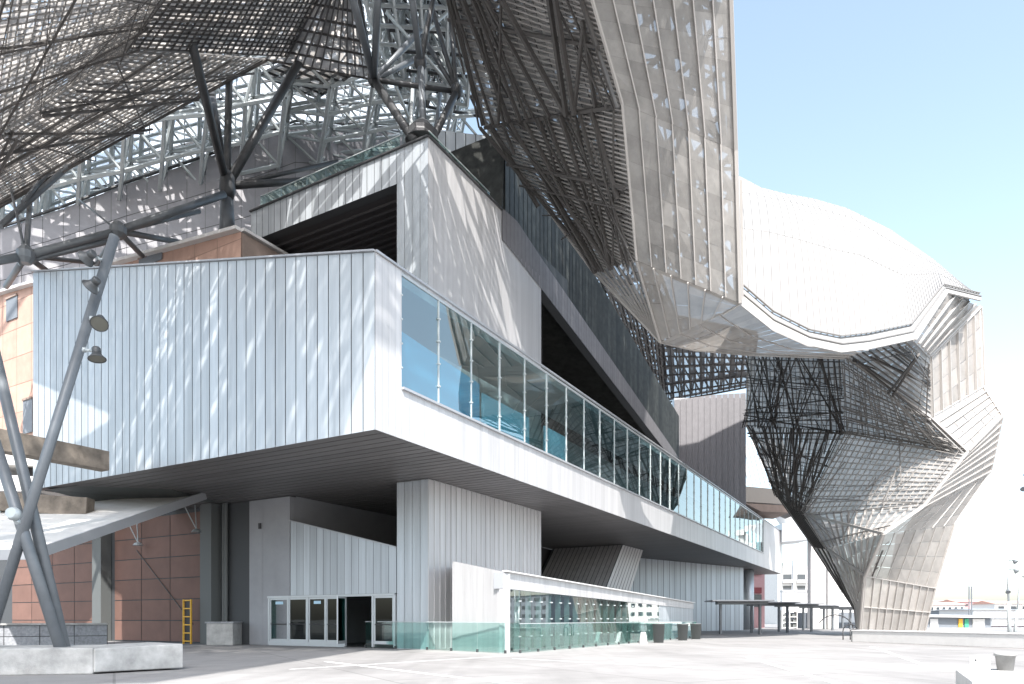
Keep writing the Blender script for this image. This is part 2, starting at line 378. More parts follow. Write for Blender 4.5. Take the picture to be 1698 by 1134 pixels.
MB().quad(C+R*13.9+L*1.7+UP*12.8, C+R*13.9+L*TU+UP*12.8, C+R*13.9+L*TU+UP*20.3, C+R*13.9+L*1.7+UP*20.3).build('recess_wall', M['voidwall'], up)

# raking band and the dark void under it
def onC(px, py, off=0.): return On(px, py, C-N*off, R)
def rib_face(pts_lo, pts_hi, O, sp, name, m, parent, gap=.02, thick=.3):
    O = V((O[0], O[1], 0)); lo = sorted([((p-O).dot(R), p.z) for p in pts_lo]); hi = sorted([((p-O).dot(R), p.z) for p in pts_hi])
    t0 = max(lo[0][0], hi[0][0]); t1 = min(lo[-1][0], hi[-1][0])
    clad(O, R, t0, t1, lo, hi, sp, gap, name, m, parent)
    return O, t0, t1
rk = MB().box(C+R*25+L*2+UP*15, .2, .2, 1, R, L).build('raking_beam', M['gap'], bld)
lo = [onC(832, 397), onC(898, 480), onC(1097, 740), onC(1124, 772)]; hi = [onC(832, 345), onC(857, 367), onC(897, 428), onC(1124, 757)]
rib_face(lo, hi, C+N*.03, .4, 'beam_cladding', 'tower', rk)
MB().prism([p-N*.02 for p in lo]+[p-N*.02 for p in reversed(hi)], L*.5).build('beam_core', M['gap'], rk)
th = MB().prism([onC(x, y, .8) for x, y in ((832, 360), (838, 215), (905, 330), (990, 462), (1060, 580), (1126, 690), (1126, 770), (1097, 745), (897, 470))], L*6).build('raking_hall', M['theatre'], bld)
lo = [onC(838, 395, .7), onC(898, 470, .7), onC(1097, 735, .7), onC(1126, 770, .7)]; hi = [onC(838, 215, .7), onC(905, 330, .7), onC(990, 462, .7), onC(1060, 580, .7), onC(1126, 690, .7)]
rib_face(lo, hi, C-N*.72, .5, 'ribbed_skin', 'theatre', th, gap=.06)
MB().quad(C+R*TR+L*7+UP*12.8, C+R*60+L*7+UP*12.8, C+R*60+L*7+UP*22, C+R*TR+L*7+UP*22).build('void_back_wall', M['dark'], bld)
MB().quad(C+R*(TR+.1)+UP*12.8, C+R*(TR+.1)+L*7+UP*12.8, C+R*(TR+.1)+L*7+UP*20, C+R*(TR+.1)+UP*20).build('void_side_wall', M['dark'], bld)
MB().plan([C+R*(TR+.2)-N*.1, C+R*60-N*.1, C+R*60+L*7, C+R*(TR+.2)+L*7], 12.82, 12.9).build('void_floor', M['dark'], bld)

# terrace walls and rails on the roof of the upper block
ter = MB().plan([C+L*1.2+R*9, C+L*12+R*9, C+L*12+R*9.4, C+L*1.2+R*9.4], ZT, ZT+2.6).build('terrace_wall', M['gap'], bld)
wl = V((P(722, 0, 42).x, 42, 0)); D0 = V((1, .12, 0)).normalized()
clad(wl, D0, 0, 5.5, 20, [(0, P(722, 214, 42).z), (5.5, P(840, 222, 42).z)], .62, .05, 'terrace_panels', 'clad', ter)
clad(wl+V((0, .06, 0)), D0, 0, 5.5, 20, P(722, 216, 42).z, 6, 0, 'terrace_backing', 'gap', ter)
def glass_rail(name, pts, h, label, sp=1.5, zb=0., mgl='rail', cap=True):
    r0 = thing(name, label, 'glass railing', (pts[0].x, pts[0].y, zb))
    for a, b in zip(pts[:-1], pts[1:]):
        a = V((a.x, a.y, zb)); b = V((b.x, b.y, zb)); n = max(1, round((b-a).length/sp)); d = (b-a)/n; nn = V((-d.y, d.x, 0)).normalized()*.012
        for i in range(n):
            p = a+d*i+d.normalized()*.012; q = a+d*(i+1)-d.normalized()*.012
            MB().prism([p+UP*.04, q+UP*.04, q+UP*h, p+UP*h], nn).build('rail_pane', M[mgl], r0)
        if cap: MB().bar(a+UP*(h+.02), b+UP*(h+.02), .05, .03).build('handrail', M['lsteel'], r0)
        mb = MB()
        for i in range(n+1): mb.box(a+d*i+UP*.06, .06, .08, .12, d, None)
        mb.build('rail_shoe', M['dsteel'], r0)
    return r0
glass_rail('terrace_railing', [C+R*.6+L*11, C+R*.6+L*2.], 1.1, 'green glass railing along the upper terrace left of the corner', zb=ZT)
glass_rail('terrace_railing', [C-N*.7+R*1.0, C-N*.7+R*6.1], 1.1, 'short green glass railing on the upper terrace right of the corner', zb=ZT)

# ---- entrance wall on the L plane through C --------------------------------
def onL(px, py, off=0.): return On(px, py, C+R*off, L)
DW0, DW1 = TL, 8.2
dw = backing(C, L, DW0, DW1, 2.42, [(DW0, 4.39), (DW1, 6.0)], R, .3, 'entrance_wall', 'gap', bld)
clad(C, L, DW0+.02, DW1, 2.42, [(DW0, 4.39), (DW1, 6.0)], .42, .02, 'ribbed_cladding', 'clad', dw)
MB().bar(C+L*DW0+UP*4.42-R*.02, C+L*DW1+UP*6.03-R*.02, .16, .05).build('wall_cap', M['cap'], dw)
# recess behind it
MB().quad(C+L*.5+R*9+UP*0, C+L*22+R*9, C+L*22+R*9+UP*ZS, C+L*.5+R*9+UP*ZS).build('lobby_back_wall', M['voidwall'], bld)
MB().quad(C+L*DW1+R*.35, C+L*DW1+R*9, C+L*DW1+R*9+UP*ZS, C+L*DW1+R*.35+UP*ZS).build('lobby_side_wall', M['greywall'], bld)
MB().quad(C+L*.2+R*.4+UP*.005, C+L*DW1+R*.4+UP*.005, C+L*DW1+R*9+UP*.005, C+L*.2+R*9+UP*.005).build('lobby_floor', M['dstone'], bld)
# doors
ent = MB()
tt = [tOn(x, C, L) for x in (447, 479, 511, 541, 572, 619, 655)]   # from left to right
ent.bar(C+L*(tt[0]+.1)+UP*2.36, C+L*tt[-1]+UP*2.36, .12, .1)
for i, t in enumerate(tt): ent.box(C+L*t+UP*1.2, .10 if i in (0, 2, 4, 5, 6) else .06, .12, 2.3, L, R)
ent.box(C+L*((tt[0]+tt[4])/2)+UP*.11, tt[0]-tt[4], .1, .2, L, R)
ent = ent.build('entrance_frame', M['frame'], bld)
def door(a, b, sign=False, ang=0., name='glass_door'):
    p = C+L*a; d = (C+L*b-p); wdt = d.length; d.normalize()
    if ang: ca, sa = math.cos(ang), math.sin(ang); d = V((d.x*ca-d.y*sa, d.x*sa+d.y*ca, 0))
    n = V((-d.y, d.x, 0)); s = .07
    mb = MB()
    for x in (s/2, wdt-s/2): mb.box(p+d*x+UP*1.24, s, .05, 2.12, d, n)
    mb.box(p+d*wdt/2+UP*2.26, wdt-2*s, .05, .08, d, n); mb.box(p+d*wdt/2+UP*.25, wdt-2*s, .05, .14, d, n)
    o = mb.build(name, M['frame'], bld)
    MB().prism([p+d*s+UP*.32, p+d*(wdt-s)+UP*.32, p+d*(wdt-s)+UP*2.22, p+d*s+UP*2.22], n*.012).build('door_glass', M['doorg'], o)
    MB().tube(p+d*s*1.2+UP*1.05-n*.06, p+d*(wdt-s*1.2)+UP*1.05-n*.06, .02, 8).build('push_bar', M['dsteel'], o)
    if sign: MB().prism([p+d*(wdt*.3)+UP*2.0-n*.01, p+d*(wdt*.72)+UP*2.0-n*.01, p+d*(wdt*.72)+UP*2.14-n*.01, p+d*(wdt*.3)+UP*2.14-n*.01], -n*.006).build('notice', M['pblue'], o)
door(tt[0]-.06, tt[1]+.03, True); door(tt[1]-.03, tt[2]+.06); door(tt[2]-.06, tt[3]+.03, True); door(tt[3]-.03, tt[4]+.06)
door(tt[4]-.03, tt[4]-1.1, ang=-1.15); door(tt[5]-.06, tt[6]+.06)
# tall pale wall left of the doors
gw = backing(C, L, DW1+.05, 11.1, 0, 7.2, R, .5, 'pale_wall', 'greywall', bld)
clad(C, L, DW1+.03, 11.1, .03, 7.2, .95, .012, 'wall_panels', 'greywall', gw)
MB().box(C+L*10.3+R*(-.03)+UP*5.9, .16, .06, .28, L, R).build('wall_light', M['black'], gw)
# service column bay
for px, w_, off, mm in ((358, .85, -.3, 'dstone'), (177, .9, -.3, 'dstone'), (338, .35, .2, 'dstone')):
    t = tOn(px, C, L); MB().box(C+L*t+R*off+UP*3.6, w_, .6, 7.2, L, R).build('concrete_column', M['dstone'], bld)
for px in (375, 379):
    t = tOn(px, C, L); MB().tube(C+L*t-R*.15, C+L*t-R*.15+UP*7.2, .09, 10).build('down_pipe', M['dstone'], bld)
# rose brown panel wall
def panel_wall(O, D, t0, t1, z0, z1, nu, nv, gap, m, parent, name='stone_panels', shift=0):
    mb = MB(); O = V((O[0], O[1], 0))
    for i in range(nu):
        for j in range(nv):
            a = t0+(t1-t0)*i/nu+gap/2; b = t0+(t1-t0)*(i+1)/nu-gap/2; c = z0+(z1-z0)*j/nv+gap/2; d = z0+(z1-z0)*(j+1)/nv-gap/2
            mb.quad(O+D*a+UP*c, O+D*b+UP*c, O+D*b+UP*d, O+D*a+UP*d)
    return mb.build(name, M[m], parent)
bw = backing(C, L, 11.1, 40, 0, 7.2, R, .4, 'rose_wall', 'gap', bld)
ta, tb = tOn(333, C, L), tOn(190, C, L)
panel_wall(C, L, ta, tb, .05, 7.0, 3, 6, .05, 'brown', bw)
panel_wall(C, L, tOn(162, C, L), tOn(20, C, L), .05, 7.0, 4, 6, .05, 'brown', bw)
MB().bar(C+L*(tb-2.2)+UP*5.2-R*.04, C+L*(ta+.6)+UP*1.0-R*.04, .03, .03).build('bracing_rod', M['dsteel'], bw)
for px, py in ((229, 900), (326, 878)):
    p = onL(px, py, -.5); MB().tube(p, p+V((-.9, .2, 1.6)), .03).tube(p, p+V((-.2, .2, 1.7)), .03).lathe(p-UP*.15, [(.28, 0), (.2, .12), (.05, .2)], n=12).build('hanging_lamp', M['lsteel'], bw)
# yellow ladder
t = tOn(336, C, L); o_ = C-R*.9
lad = thing('yellow_ladder', 'narrow yellow ladder standing by the small concrete plinth', 'ladder', o_+L*t)
for dx in (-.30, .30): MB().box(o_+L*(t+dx)+UP*1.15, .07, .07, 2.3, L, R).build('rail', M['yellow'], lad)
mb = MB()
for k in range(6): mb.box(o_+L*t+UP*(.15+k*.42), .53, .05, .06, L, R)
mb.build('rungs', M['yellow'], lad)
MB().box(o_+L*t+R*.06+UP*1.15, .5, .03, 2.2, L, R).build('backing_plate', M['black'], lad)

# ---- low pavilion ------------------------------------------------------------
Q = V((-.32, 26.2, 0)); PE = 26.8
pav = thing('glass_pavilion', 'low pavilion with white fascia and long reflective glass front under the cantilever', 'pavilion', Q)
W0 = P(750, 0, 28.6); W0.z = 0; WC = On(752, 0, C, R); WC.z = 0
DE = (W0-Q); DEl = DE.length; DE.normalize()
end = backing(Q, DE, 0, DEl, 0, [(0, 3.02), (DEl, 3.62)], V((DE.y, -DE.x, 0)) if V((DE.y, -DE.x, 0)).y > 0 else V((-DE.y, DE.x, 0)), .3, 'end_wall', 'cladR', pav)
clad(Q, DE, 0, DEl, 0, [(0, 3.08), (DEl, 3.68)], .42, .012, 'wall_cladding', 'cladR', end)
fas = [(0, 3.08), (PE, 2.41)]; fal = [(0, 2.45), (PE, 2.0)]
fo = backing(Q, R, .02, PE, fal, [(0, 3.05), (PE, 2.38)], L, .4, 'fascia', 'cap', pav)
clad(Q, R, 0, PE, fal, fas, .42, .012, 'fascia_cladding', 'cladR', fo)
MB().bar(Q+UP*3.11+N*.04, Q+R*PE+UP*2.44+N*.04, .18, .05).build('fascia_cap', M['white'], fo)
MB().prism([W0, WC, WC+UP*3.6, W0+UP*3.6], V((.25, 0, 0))).build('return_wall', M['cladR'], pav)
MB().prism([Q+UP*3.0+L*.1+R*.1, Q+R*PE+UP*2.33+L*.1, Q+R*PE+L*4.2+UP*2.33, Q+R*2.9+L*4.2+UP*3.0], UP*.05).build('roof', M['cap'], pav)
gf = MB().box(Q+R*.22+UP*1.25-N*.1, .4, .2, 2.5, R, L).build('glass_front', M['cladR'], pav)
np_ = 20; s = (19-.45)/np_
for i in range(np_):
    a = .45+i*s+.015; b = a+s-.03
    MB().quad(Q+R*a-N*.06+UP*.03, Q+R*b-N*.06+UP*.03, Q+R*b-N*.06+UP*(lerp_tab(fal, b)), Q+R*a-N*.06+UP*(lerp_tab(fal, a))).build('glass_pane', M['glass2'], gf)
mb = MB()
for i in range(np_+1):
    a = .45+i*s; h = lerp_tab(fal, a)
    mb = MB().box(Q+R*a-N*.2+UP*h/2, .03, .25, h, R, L)
    for z in (.6, 1.3, 2.0): mb.box(Q+R*a-N*.06+UP*z, .10, .10, .05, R, L)
    mb.build('glass_fin', M['lsteel'], gf)
clad(Q-N*.05, R, 19, PE, 0, [(19, lerp_tab(fal, 19)), (PE, 2.0)], .42, .02, 'ribbed_cladding', 'clad', gf)
backing(Q-N*.05, R, 19, PE, 0, [(19, lerp_tab(fal, 19)-.02), (PE, 1.98)], L, .2, 'wall_core', 'gap', gf)
MB().quad(Q+R*3.1+L*3.6, Q+R*26+L*3.6, Q+R*26+L*3.6+UP*2.4, Q+R*3.1+L*3.6+UP*2.6).build('interior_wall', M['dstone'], pav)
for i in range(7):
    a = 9.5+i*1.35
    MB().prism([Q+R*a+L*.7+UP*.9, Q+R*(a+.8)+L*.7+UP*.9, Q+R*(a+.8)+L*.7+UP*2.1, Q+R*a+L*.7+UP*2.1], L*.04).build('blind', M['curtain'], pav)
for i in range(4):
    a = 3+i*2.4; MB().box(Q+R*a+L*1.6+UP*.45, 1.2, .7, .9, R, L).build('counter', M['green'] if i % 2 else M['dstone'], pav)

# leaning strut under the soffit
def slab4(a, b, c, d, th): return MB().prism([a, b, c, d], th)
lb = On(997, 962, Q+L*.6, R); rb = On(1041, 972, Q+L*.6, R); lt = On(1029, 902, Q+L*.6, R); rt = On(1065, 915, Q+L*.6, R)
zb = 2.3
def lean(px0, px1, z, O): a = V(O)+R*tOn(px0, O, R); b = V(O)+R*tOn(px1, O, R); return V((a.x, a.y, z)), V((b.x, b.y, z))
O1 = Q+L*6.5
a0, b0 = lean(994, 1038, 2.4, O1); a1, b1 = lean(1032, 1066, 7.2, O1)
leanp = slab4(a0, b0, b1, a1, L*6.2).build('leaning_pier', M['gap'], bld)
mb = MB(); n = 8
for i in range(n):
    u0, u1 = (i+.08)/n, (i+.92)/n
    mb.quad(a0.lerp(b0, u0)+N*.03, a0.lerp(b0, u1)+N*.03, a1.lerp(b1, u1)+N*.03, a1.lerp(b1, u0)+N*.03)
n = 16
for i in range(n):
    u0, u1 = (i+.06)/n*6, (i+.94)/n*6
    mb.quad(a0+L*u0-R*.03, a0+L*u1-R*.03, a1+L*u1-R*.03, a1+L*u0-R*.03)
mb.build('ribbed_cladding', M['cladR'], leanp)
# back wall beneath the soffit, far end
wa = P(1040, 0, 66); wb = P(1233, 0, 80); wa.z = wb.z = 0; dd = (wb-wa); ll = dd.length; dd.normalize()
inn = V((-dd.y, dd.x, 0)); inn = inn if inn.y > 0 else -inn
uw = backing(wa, dd, 0, ll, 0, 7.2, inn, .4, 'undercroft_wall', 'gap', bld)
clad(wa, dd, 0, ll, 0, 7.2, .95, .07, 'ribbed_cladding', 'clad', uw)
# dark wall closing the undercroft, between the pier and the far wall
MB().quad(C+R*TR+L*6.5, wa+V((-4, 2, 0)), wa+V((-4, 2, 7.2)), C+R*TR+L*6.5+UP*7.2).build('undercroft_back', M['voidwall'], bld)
MB().tube(P(1241, 1044, 84).xy.to_3d(), P(1241, 1044, 84).xy.to_3d()+UP*7.2, .65, 20).build('round_column', M['clad'], bld, smooth=True)

# ---- far end structures on the building ------------------------------------
fw = MB().plan([V((P(1118, 0, 72).x, 72, 0)), V((P(1237, 0, 72).x, 72, 0)), V((P(1237, 0, 72).x, 73, 0)), V((P(1118, 0, 72).x, 73, 0))], 10, P(0, 655, 72).z-.3).build('stair_tower', M['cap'], bld)
clad(V((P(1118, 0, 71.9).x, 71.9, 0)), V((1, 0, 0)), 0, 119/F*71.9, 10, [(0, P(0, 664, 72).z), (4, P(0, 655, 72).z), (7.44, P(0, 652, 72).z)], .6, .03, 'tower_cladding', 'tower', fw)
mb = MB()
for i in range(12): 
    x0 = P(1236+i*7, 0, 82).x; mb.bar(V((x0, 82, P(0, 805, 82).z)), V((x0-1.2, 82, P(0, 730, 82).z)), .22, .25)
lv = mb.build('louvre_screen', M['white'], bld)
MB().prism([P(1234, 806, 80), P(1300, 812, 80), P(1330, 850, 80), P(1300, 836, 80), P(1234, 832, 80)], V((0, 5, 0))).build('end_slab', M['drib'], bld)
MB().prism([P(1234, 834, 78), P(1300, 838, 78), P(1310, 850, 78), P(1262, 848, 78)], V((0, 5, 0))).build('end_underside', M['brownside'], bld)

# ================================================================== rear left: rose stone block, drum, roof
RB = V((P(400, 0, 33).x, 33, 0))
rs = thing('stone_block', 'pink stone building with white coping behind the zinc box', 'building', RB)
def zt(px, py): return On(px, py, RB, L).z
tl = [tOn(x, RB, L) for x in (400, 190, 55, -60)]
tab = [(0, zt(400, 384)), (tl[1], zt(190, 441)), (tl[2], zt(55, 474)), (tl[3], zt(-60, 508))]
MB().prism([RB+L*t+UP*8.9+R*.04 for t, z in (tab[0], tab[-1])]+[RB+L*t+UP*z+R*.04 for t, z in reversed(tab)], R*5).build('wall', M['brownside'], rs)
n = 16
mb = MB()
zl = [8.9+i*1.75 for i in range(10)]
for i in range(n):
    a = tl[3]*i/n+.012; b = tl[3]*(i+1)/n-.012
    for z0, z1 in zip(zl[:-1], zl[1:]):
        ta_, tb_ = lerp_tab(tab, a), lerp_tab(tab, b)
        if z0 > min(ta_, tb_): continue
        mb.quad(RB+L*a+UP*(z0+.012), RB+L*b+UP*(z0+.012), RB+L*b+UP*min(z1-.012, tb_), RB+L*a+UP*min(z1-.012, ta_))
mb.build('stone_panels', M['pink'], rs)
mb = MB()
for (a, za), (b, zb_) in zip(tab[:-1], tab[1:]): mb.bar(RB+L*a+UP*(za+.08)-R*.08, RB+L*b+UP*(zb_+.08)-R*.08, .5, .16)
mb.bar(RB+UP*(tab[0][1]+.08)+N*.06, RB+R*5+UP*(tab[0][1]+.08)+N*.06, .3, .14)
mb.build('coping', M['white'], rs)
MB().prism([RB+UP*8.9+N*.03+R*.05, RB+R*5+UP*8.9+N*.03, RB+R*5+UP*(tab[0][1]-.02)+N*.03, RB+UP*(tab[0][1]-.02)+N*.03+R*.05], -N*.2).build('side_wall', M['brownside'], rs)
for x0, x1, y0, y1 in ((12, 30, 497, 534), (232, 270, 430, 446), (40, 55, 664, 720)):
    a, b = tOn(x0, RB, L), tOn(x1, RB, L); z1 = On(x0, y0, RB, L).z; z0 = On(x0, y1, RB, L).z
    f_ = MB().prism([RB+L*a+UP*z0-R*.02, RB+L*b+UP*z0-R*.02, RB+L*b+UP*z1-R*.02, RB+L*a+UP*z1-R*.02], -R*.05).build('window', M['hoard'], rs)
    MB().bar(RB+L*a+UP*z1-R*.08, RB+L*b+UP*z1-R*.08, .1, .12).build('lintel', M['brownside'], f_)

def patch_pt(q, u, v): return q[0]*(1-u)*(1-v)+q[1]*u*(1-v)+q[2]*u*v+q[3]*(1-u)*v
def grid_panels(q, nu, nv, gap=.02, jit=0., nrm=None, skip=0., seed=0):
    mb = MB(); rs_ = random.Random(seed)
    for i in range(nu):
        for j in range(nv):
            g = gap
            if skip and rs_.random() < skip: continue
            a, b, c, d = [patch_pt(q, u, v) for u, v in ((i/nu, j/nv), ((i+1)/nu, j/nv), ((i+1)/nu, (j+1)/nv), (i/nu, (j+1)/nv))]
            ce = (a+b+c+d)/4
            k = [x+(ce-x).normalized()*min(g, (ce-x).length*.4) if (ce-x).length > 1e-4 else x for x in (a, b, c, d)]
            if jit and nrm is not None: k = [x+nrm*random.uniform(-jit, jit) for x in k]
            mb.quad(*k)
    return mb
# drum
dr = thing('arena_drum', 'pale curved arena wall striped with shadows below the white roof truss', 'arena', (-20, 52, 0))
dl = [(-80, 408, 47), (0, 380, 47), (105, 345, 48.5), (210, 305, 50), (310, 272, 51), (400, 240, 52), (490, 203, 53.5), (560, 207, 56), (640, 214, 58), (730, 220, 60)]
tp = [P(*a) for a in dl]
for i, (a, b) in enumerate(zip(tp[:-1], tp[1:])):
    q = [V((a.x, a.y, 12)), V((b.x, b.y, 12)), b, a]
    grid_panels(q, max(2, round((b-a).length/1.3)), 9, .025).build('wall_panels', M['drum'], dr)
mb = MB()
for a, b in zip(tp[:-1], tp[1:]):
    e = V((0, .06, -.05)); mb.prism([V((a.x, a.y, 12))+e, V((b.x, b.y, 12))+e, b+e, a+e], (0, .3, 0))
mb.build('wall_core', M['gap'], dr)
mb = MB()
for a, b in zip(tp[:-1], tp[1:]): mb.bar(a+V((0, -.1, .05)), b+V((0, -.1, .05)), .2, .1)
mb.build('rim', M['dsteel'], dr)

def lattice(q, nu, nv, depth, r=.09, rd=.07, nrm=None, skip=0., seed=1, nsides=5, both=True):
    """double layer space frame on a bilinear patch"""
    rnd = random.Random(seed); mb = MB()
    T = [[patch_pt(q, i/nu, j/nv) for j in range(nv+1)] for i in range(nu+1)]
    n = nrm if nrm is not None else ((q[1]-q[0]).cross(q[3]-q[0])).normalized()
    Bt = [[patch_pt(q, (i+.5)/nu, (j+.5)/nv)+n*depth*rnd.uniform(.9, 1.1) for j in range(nv)] for i in range(nu)]
    for i in range(nu+1):
        for j in range(nv+1):
            if i < nu and both: mb.tube(T[i][j], T[i+1][j], r, nsides, cap=False)
            if j < nv and both: mb.tube(T[i][j], T[i][j+1], r, nsides, cap=False)
    for i in range(nu):
        for j in range(nv):
            if i < nu-1: mb.tube(Bt[i][j], Bt[i+1][j], r, nsides, cap=False)
            if j < nv-1: mb.tube(Bt[i][j], Bt[i][j+1], r, nsides, cap=False)
            for a, b in ((0, 0), (1, 0), (0, 1), (1, 1)):
                if rnd.random() < skip: continue
                mb.tube(Bt[i][j], T[i+a][j+b], rd, nsides, cap=False)
    return mb
# arena roof space frame
rf = thing('roof_space_frame', 'white tubular space frame roof above the arena wall', 'roof truss', (-15, 60, 30))
q1 = [P(-120, 425, 53), P(420, 255, 58), P(430, 40, 46), P(-120, 120, 43)]
q2 = [P(420, 255, 58), P(760, 245, 62), P(800, -60, 50), P(430, 40, 46)]
n1 = (q1[1]-q1[0]).cross(q1[3]-q1[0]).normalized()
if n1.dot(V((0, 0, 1.3))-q1[0]) < 0: n1 = -n1

lattice(q1, 11, 5, 2.4, .13, .09, n1, seed=3).build('space_frame', M['lsteel'], rf)
lattice([p+n1*2.6+V((1.3, 0, 0)) for p in q1], 8, 4, 2.0, .15, .11, n1, seed=33).build('space_frame', M['lsteel'], rf)
lattice([p+n1*2.6+V((1.3, 0, 0)) for p in q2], 5, 5, 2.0, .15, .11, n1, seed=34).build('space_frame', M['lsteel'], rf)
lattice(q2, 7, 6, 2.4, .13, .09, n1, seed=4).build('space_frame', M['lsteel'], rf)
for q, a, b in ((q1, 18, 14), (q2, 12, 16)):
    qq = [p-n1*.5 for p in q]
    mb = MB()
    for i in range(a+1): mb.bar(patch_pt(qq, i/a, -.35), patch_pt(qq, i/a, 1), .08, .14)
    for j in range(-7, b+1, 2): mb.bar(patch_pt(qq, 0, j/b), patch_pt(qq, 1, j/b), .10, .16)
    mb.build('purlins', M['dsteel'], rf)
    grid_panels([patch_pt([p-n1*.4 for p in qq], *uv) for uv in ((0, -.35), (1, -.35), (1, 1), (0, 1))], a//2, b//2, .03).build('white_backing_sheet', M['glazing'], rf)  # translucent sheet added to give the frame a bright white background

# ================================================================== the mesh shell
sh = thing('mesh_canopy', 'huge faceted metal mesh canopy folding over the hall down to a single foot', 'canopy', (30, 52, 0))
CAMP = V((0, 0, H))
def facet(q, nu, nv, m='scr', ribs=('u',), ribm='rib', rw=.06, rh=.12, jit=.02, shear=0., truss=None, trm='dsteel', label=None, lat=None, latm='drib', seed=1, inner=True, gap=.02, name='mesh_panel', skip=0., front=False, lat2=None):
    """q: 4 points.  Panels on the patch, ribs on the camera-side face, truss behind or in front."""
    q = [V(p) for p in q]
    n = (q[2]-q[0]).cross(q[3]-q[1]).normalized(); c = (q[0]+q[1]+q[2]+q[3])/4
    if n.dot(CAMP-c) < 0: n = -n
    po = grid_panels(q, nu, nv, gap, jit, n, skip, seed).build(name, M[m], sh)
    if label: po['label'] = label
    mb = MB(); e = n*(rh/2+.01)
    if 'v' in ribs:
        for i in range(nu+1):
            mb.bar(patch_pt(q, i/nu, 0)+e, patch_pt(q, i/nu, 1)+e, rw, rh, up=n)
    if 'u' in ribs:
        for j in range(nv+1):
            mb.bar(patch_pt(q, 0, j/nv)+e, patch_pt(q, 1, j/nv)+e, rw, rh, up=n)
    if 'd' in ribs:
        k = nv
        for j in range(-int(k*abs(shear))-1, k+2):
            v0 = j/k; v1 = j/k+shear; u0, u1 = 0., 1.
            if v1 == v0: continue
            def uat(v): return (v-v0)/(v1-v0)
            lo_, hi_ = sorted((uat(0), uat(1))); u0 = max(0, lo_); u1 = min(1, hi_)
            if u1-u0 < .02: continue
            mb.bar(patch_pt(q, u0, v0+(v1-v0)*u0)+e, patch_pt(q, u1, v0+(v1-v0)*u1)+e, rw, rh, up=n)
    if mb.v: mb.build('panel_rib', M[ribm], po)
    if truss:
        tu, tv, dep, r1 = truss
        sgn = 1 if (inner and front) else -1
        off = n*sgn*(.35 if sgn > 0 else .5)
        lattice([p+off for p in q], tu, tv, dep, r1, r1*.75, n*sgn, skip=.0, seed=seed).build('truss_web', M[trm], po)
    for li, (lt_, fr_) in enumerate(((lat, front), (lat2, True))):
        if not lt_: continue
        a, b, dep, r1 = lt_; mb = MB(); rnd = random.Random(seed+9+li*50)
        if not fr_: dep = -dep-.3
        qq = [p+n*dep for p in q]
        for k in range(int(a*1.3)):
            u0 = rnd.random(); u1 = min(1, max(0, u0+rnd.choice((-.3, -.12, 0, .1, .22, .4))+rnd.uniform(-.05, .05))); v0 = rnd.choice((0, 0, rnd.random()*.6)); v1 = rnd.choice((1, 1, v0+(1-v0)*rnd.random()))
            f_ = rnd.choice((.5, .7, 1, 1.25)); mb.bar(patch_pt(qq, u0, v0)+n*rnd.uniform(-.2, .2), patch_pt(qq, u0+(u1-u0)*(v1-v0), v1)+n*rnd.uniform(-.2, .2), r1*f_, r1*f_*1.3, up=n)
        for k in range(int(b*1.3)):
            v0 = rnd.random(); v1 = min(1, max(0, v0+rnd.choice((-.25, -.1, 0, .1, .25))))
            f_ = rnd.choice((.4, .6, 1, 1.3)); mb.bar(patch_pt(qq, 0, v0)+n*rnd.uniform(-.2, .2), patch_pt(qq, 1, v1)+n*rnd.uniform(-.2, .2), r1*f_, r1*f_*1.3, up=n)
        mb.build('inner_lattice', M[latm], po)
    return po
# ---- left overhead part
a_fold0 = P(-100, 285, 27); a_fold1 = P(213, 77, 28); a_fold2 = P(320, -70, 25)
facet([P(-100, -160, 19), a_fold2, a_fold1, a_fold0], 26, 34, 'scrA', ('u', 'v'), 'drib2', .025, .04, truss=(5, 6, 1.1, .05), lat=(26, 12, .7, .05), lat2=(8, 5, .3, .035), seed=11)
facet([a_fold0, a_fold1, P(440, 97, 42), P(-100, 392, 36)], 40, 20, 'scrA', ('u', 'v'), 'drib2', .035, .07, truss=(9, 4, 1.1, .07), lat=(26, 8, .7, .09), lat2=(14, 5, .3, .06), seed=12)
facet([a_fold1, a_fold2, P(560, -70, 33), P(478, 92, 42)], 20, 26, 'scrA', ('u', 'v'), 'drib', .035, .07, truss=(5, 6, 1.1, .09), lat=(14, 10, .7, .12), seed=13)
facet([P(440, 97, 42), P(560, -70, 33), P(582, -70, 33), P(618, 130, 44)], 8, 12, 'scrA', ('u', 'v'), 'drib', .06, .10, truss=(4, 4, 1.1, .09), lat=(10, 8, .7, .12), seed=14)
facet([P(505, 84, 43), P(588, 118, 45), P(527, 160, 52), P(430, 122, 50)], 5, 6, 'scr', ('u', 'v'), 'dsteel', .1, .14, seed=15)
# unseen overhead canopy; edge and missing panels shaped to cast shade and dapples below
ov = [V((8.5, 27, 26.9)), V((-4.0, 2.0, 31)), V((-15.8, 0, 27)), V((-15.8, 19, 20.8))]
facet(ov, 26, 30, 'scr', ('u',), 'rib', truss=(12, 12, 1.4, .06), seed=16, skip=.36, gap=.05, lat=(24, 10, .8, .09))
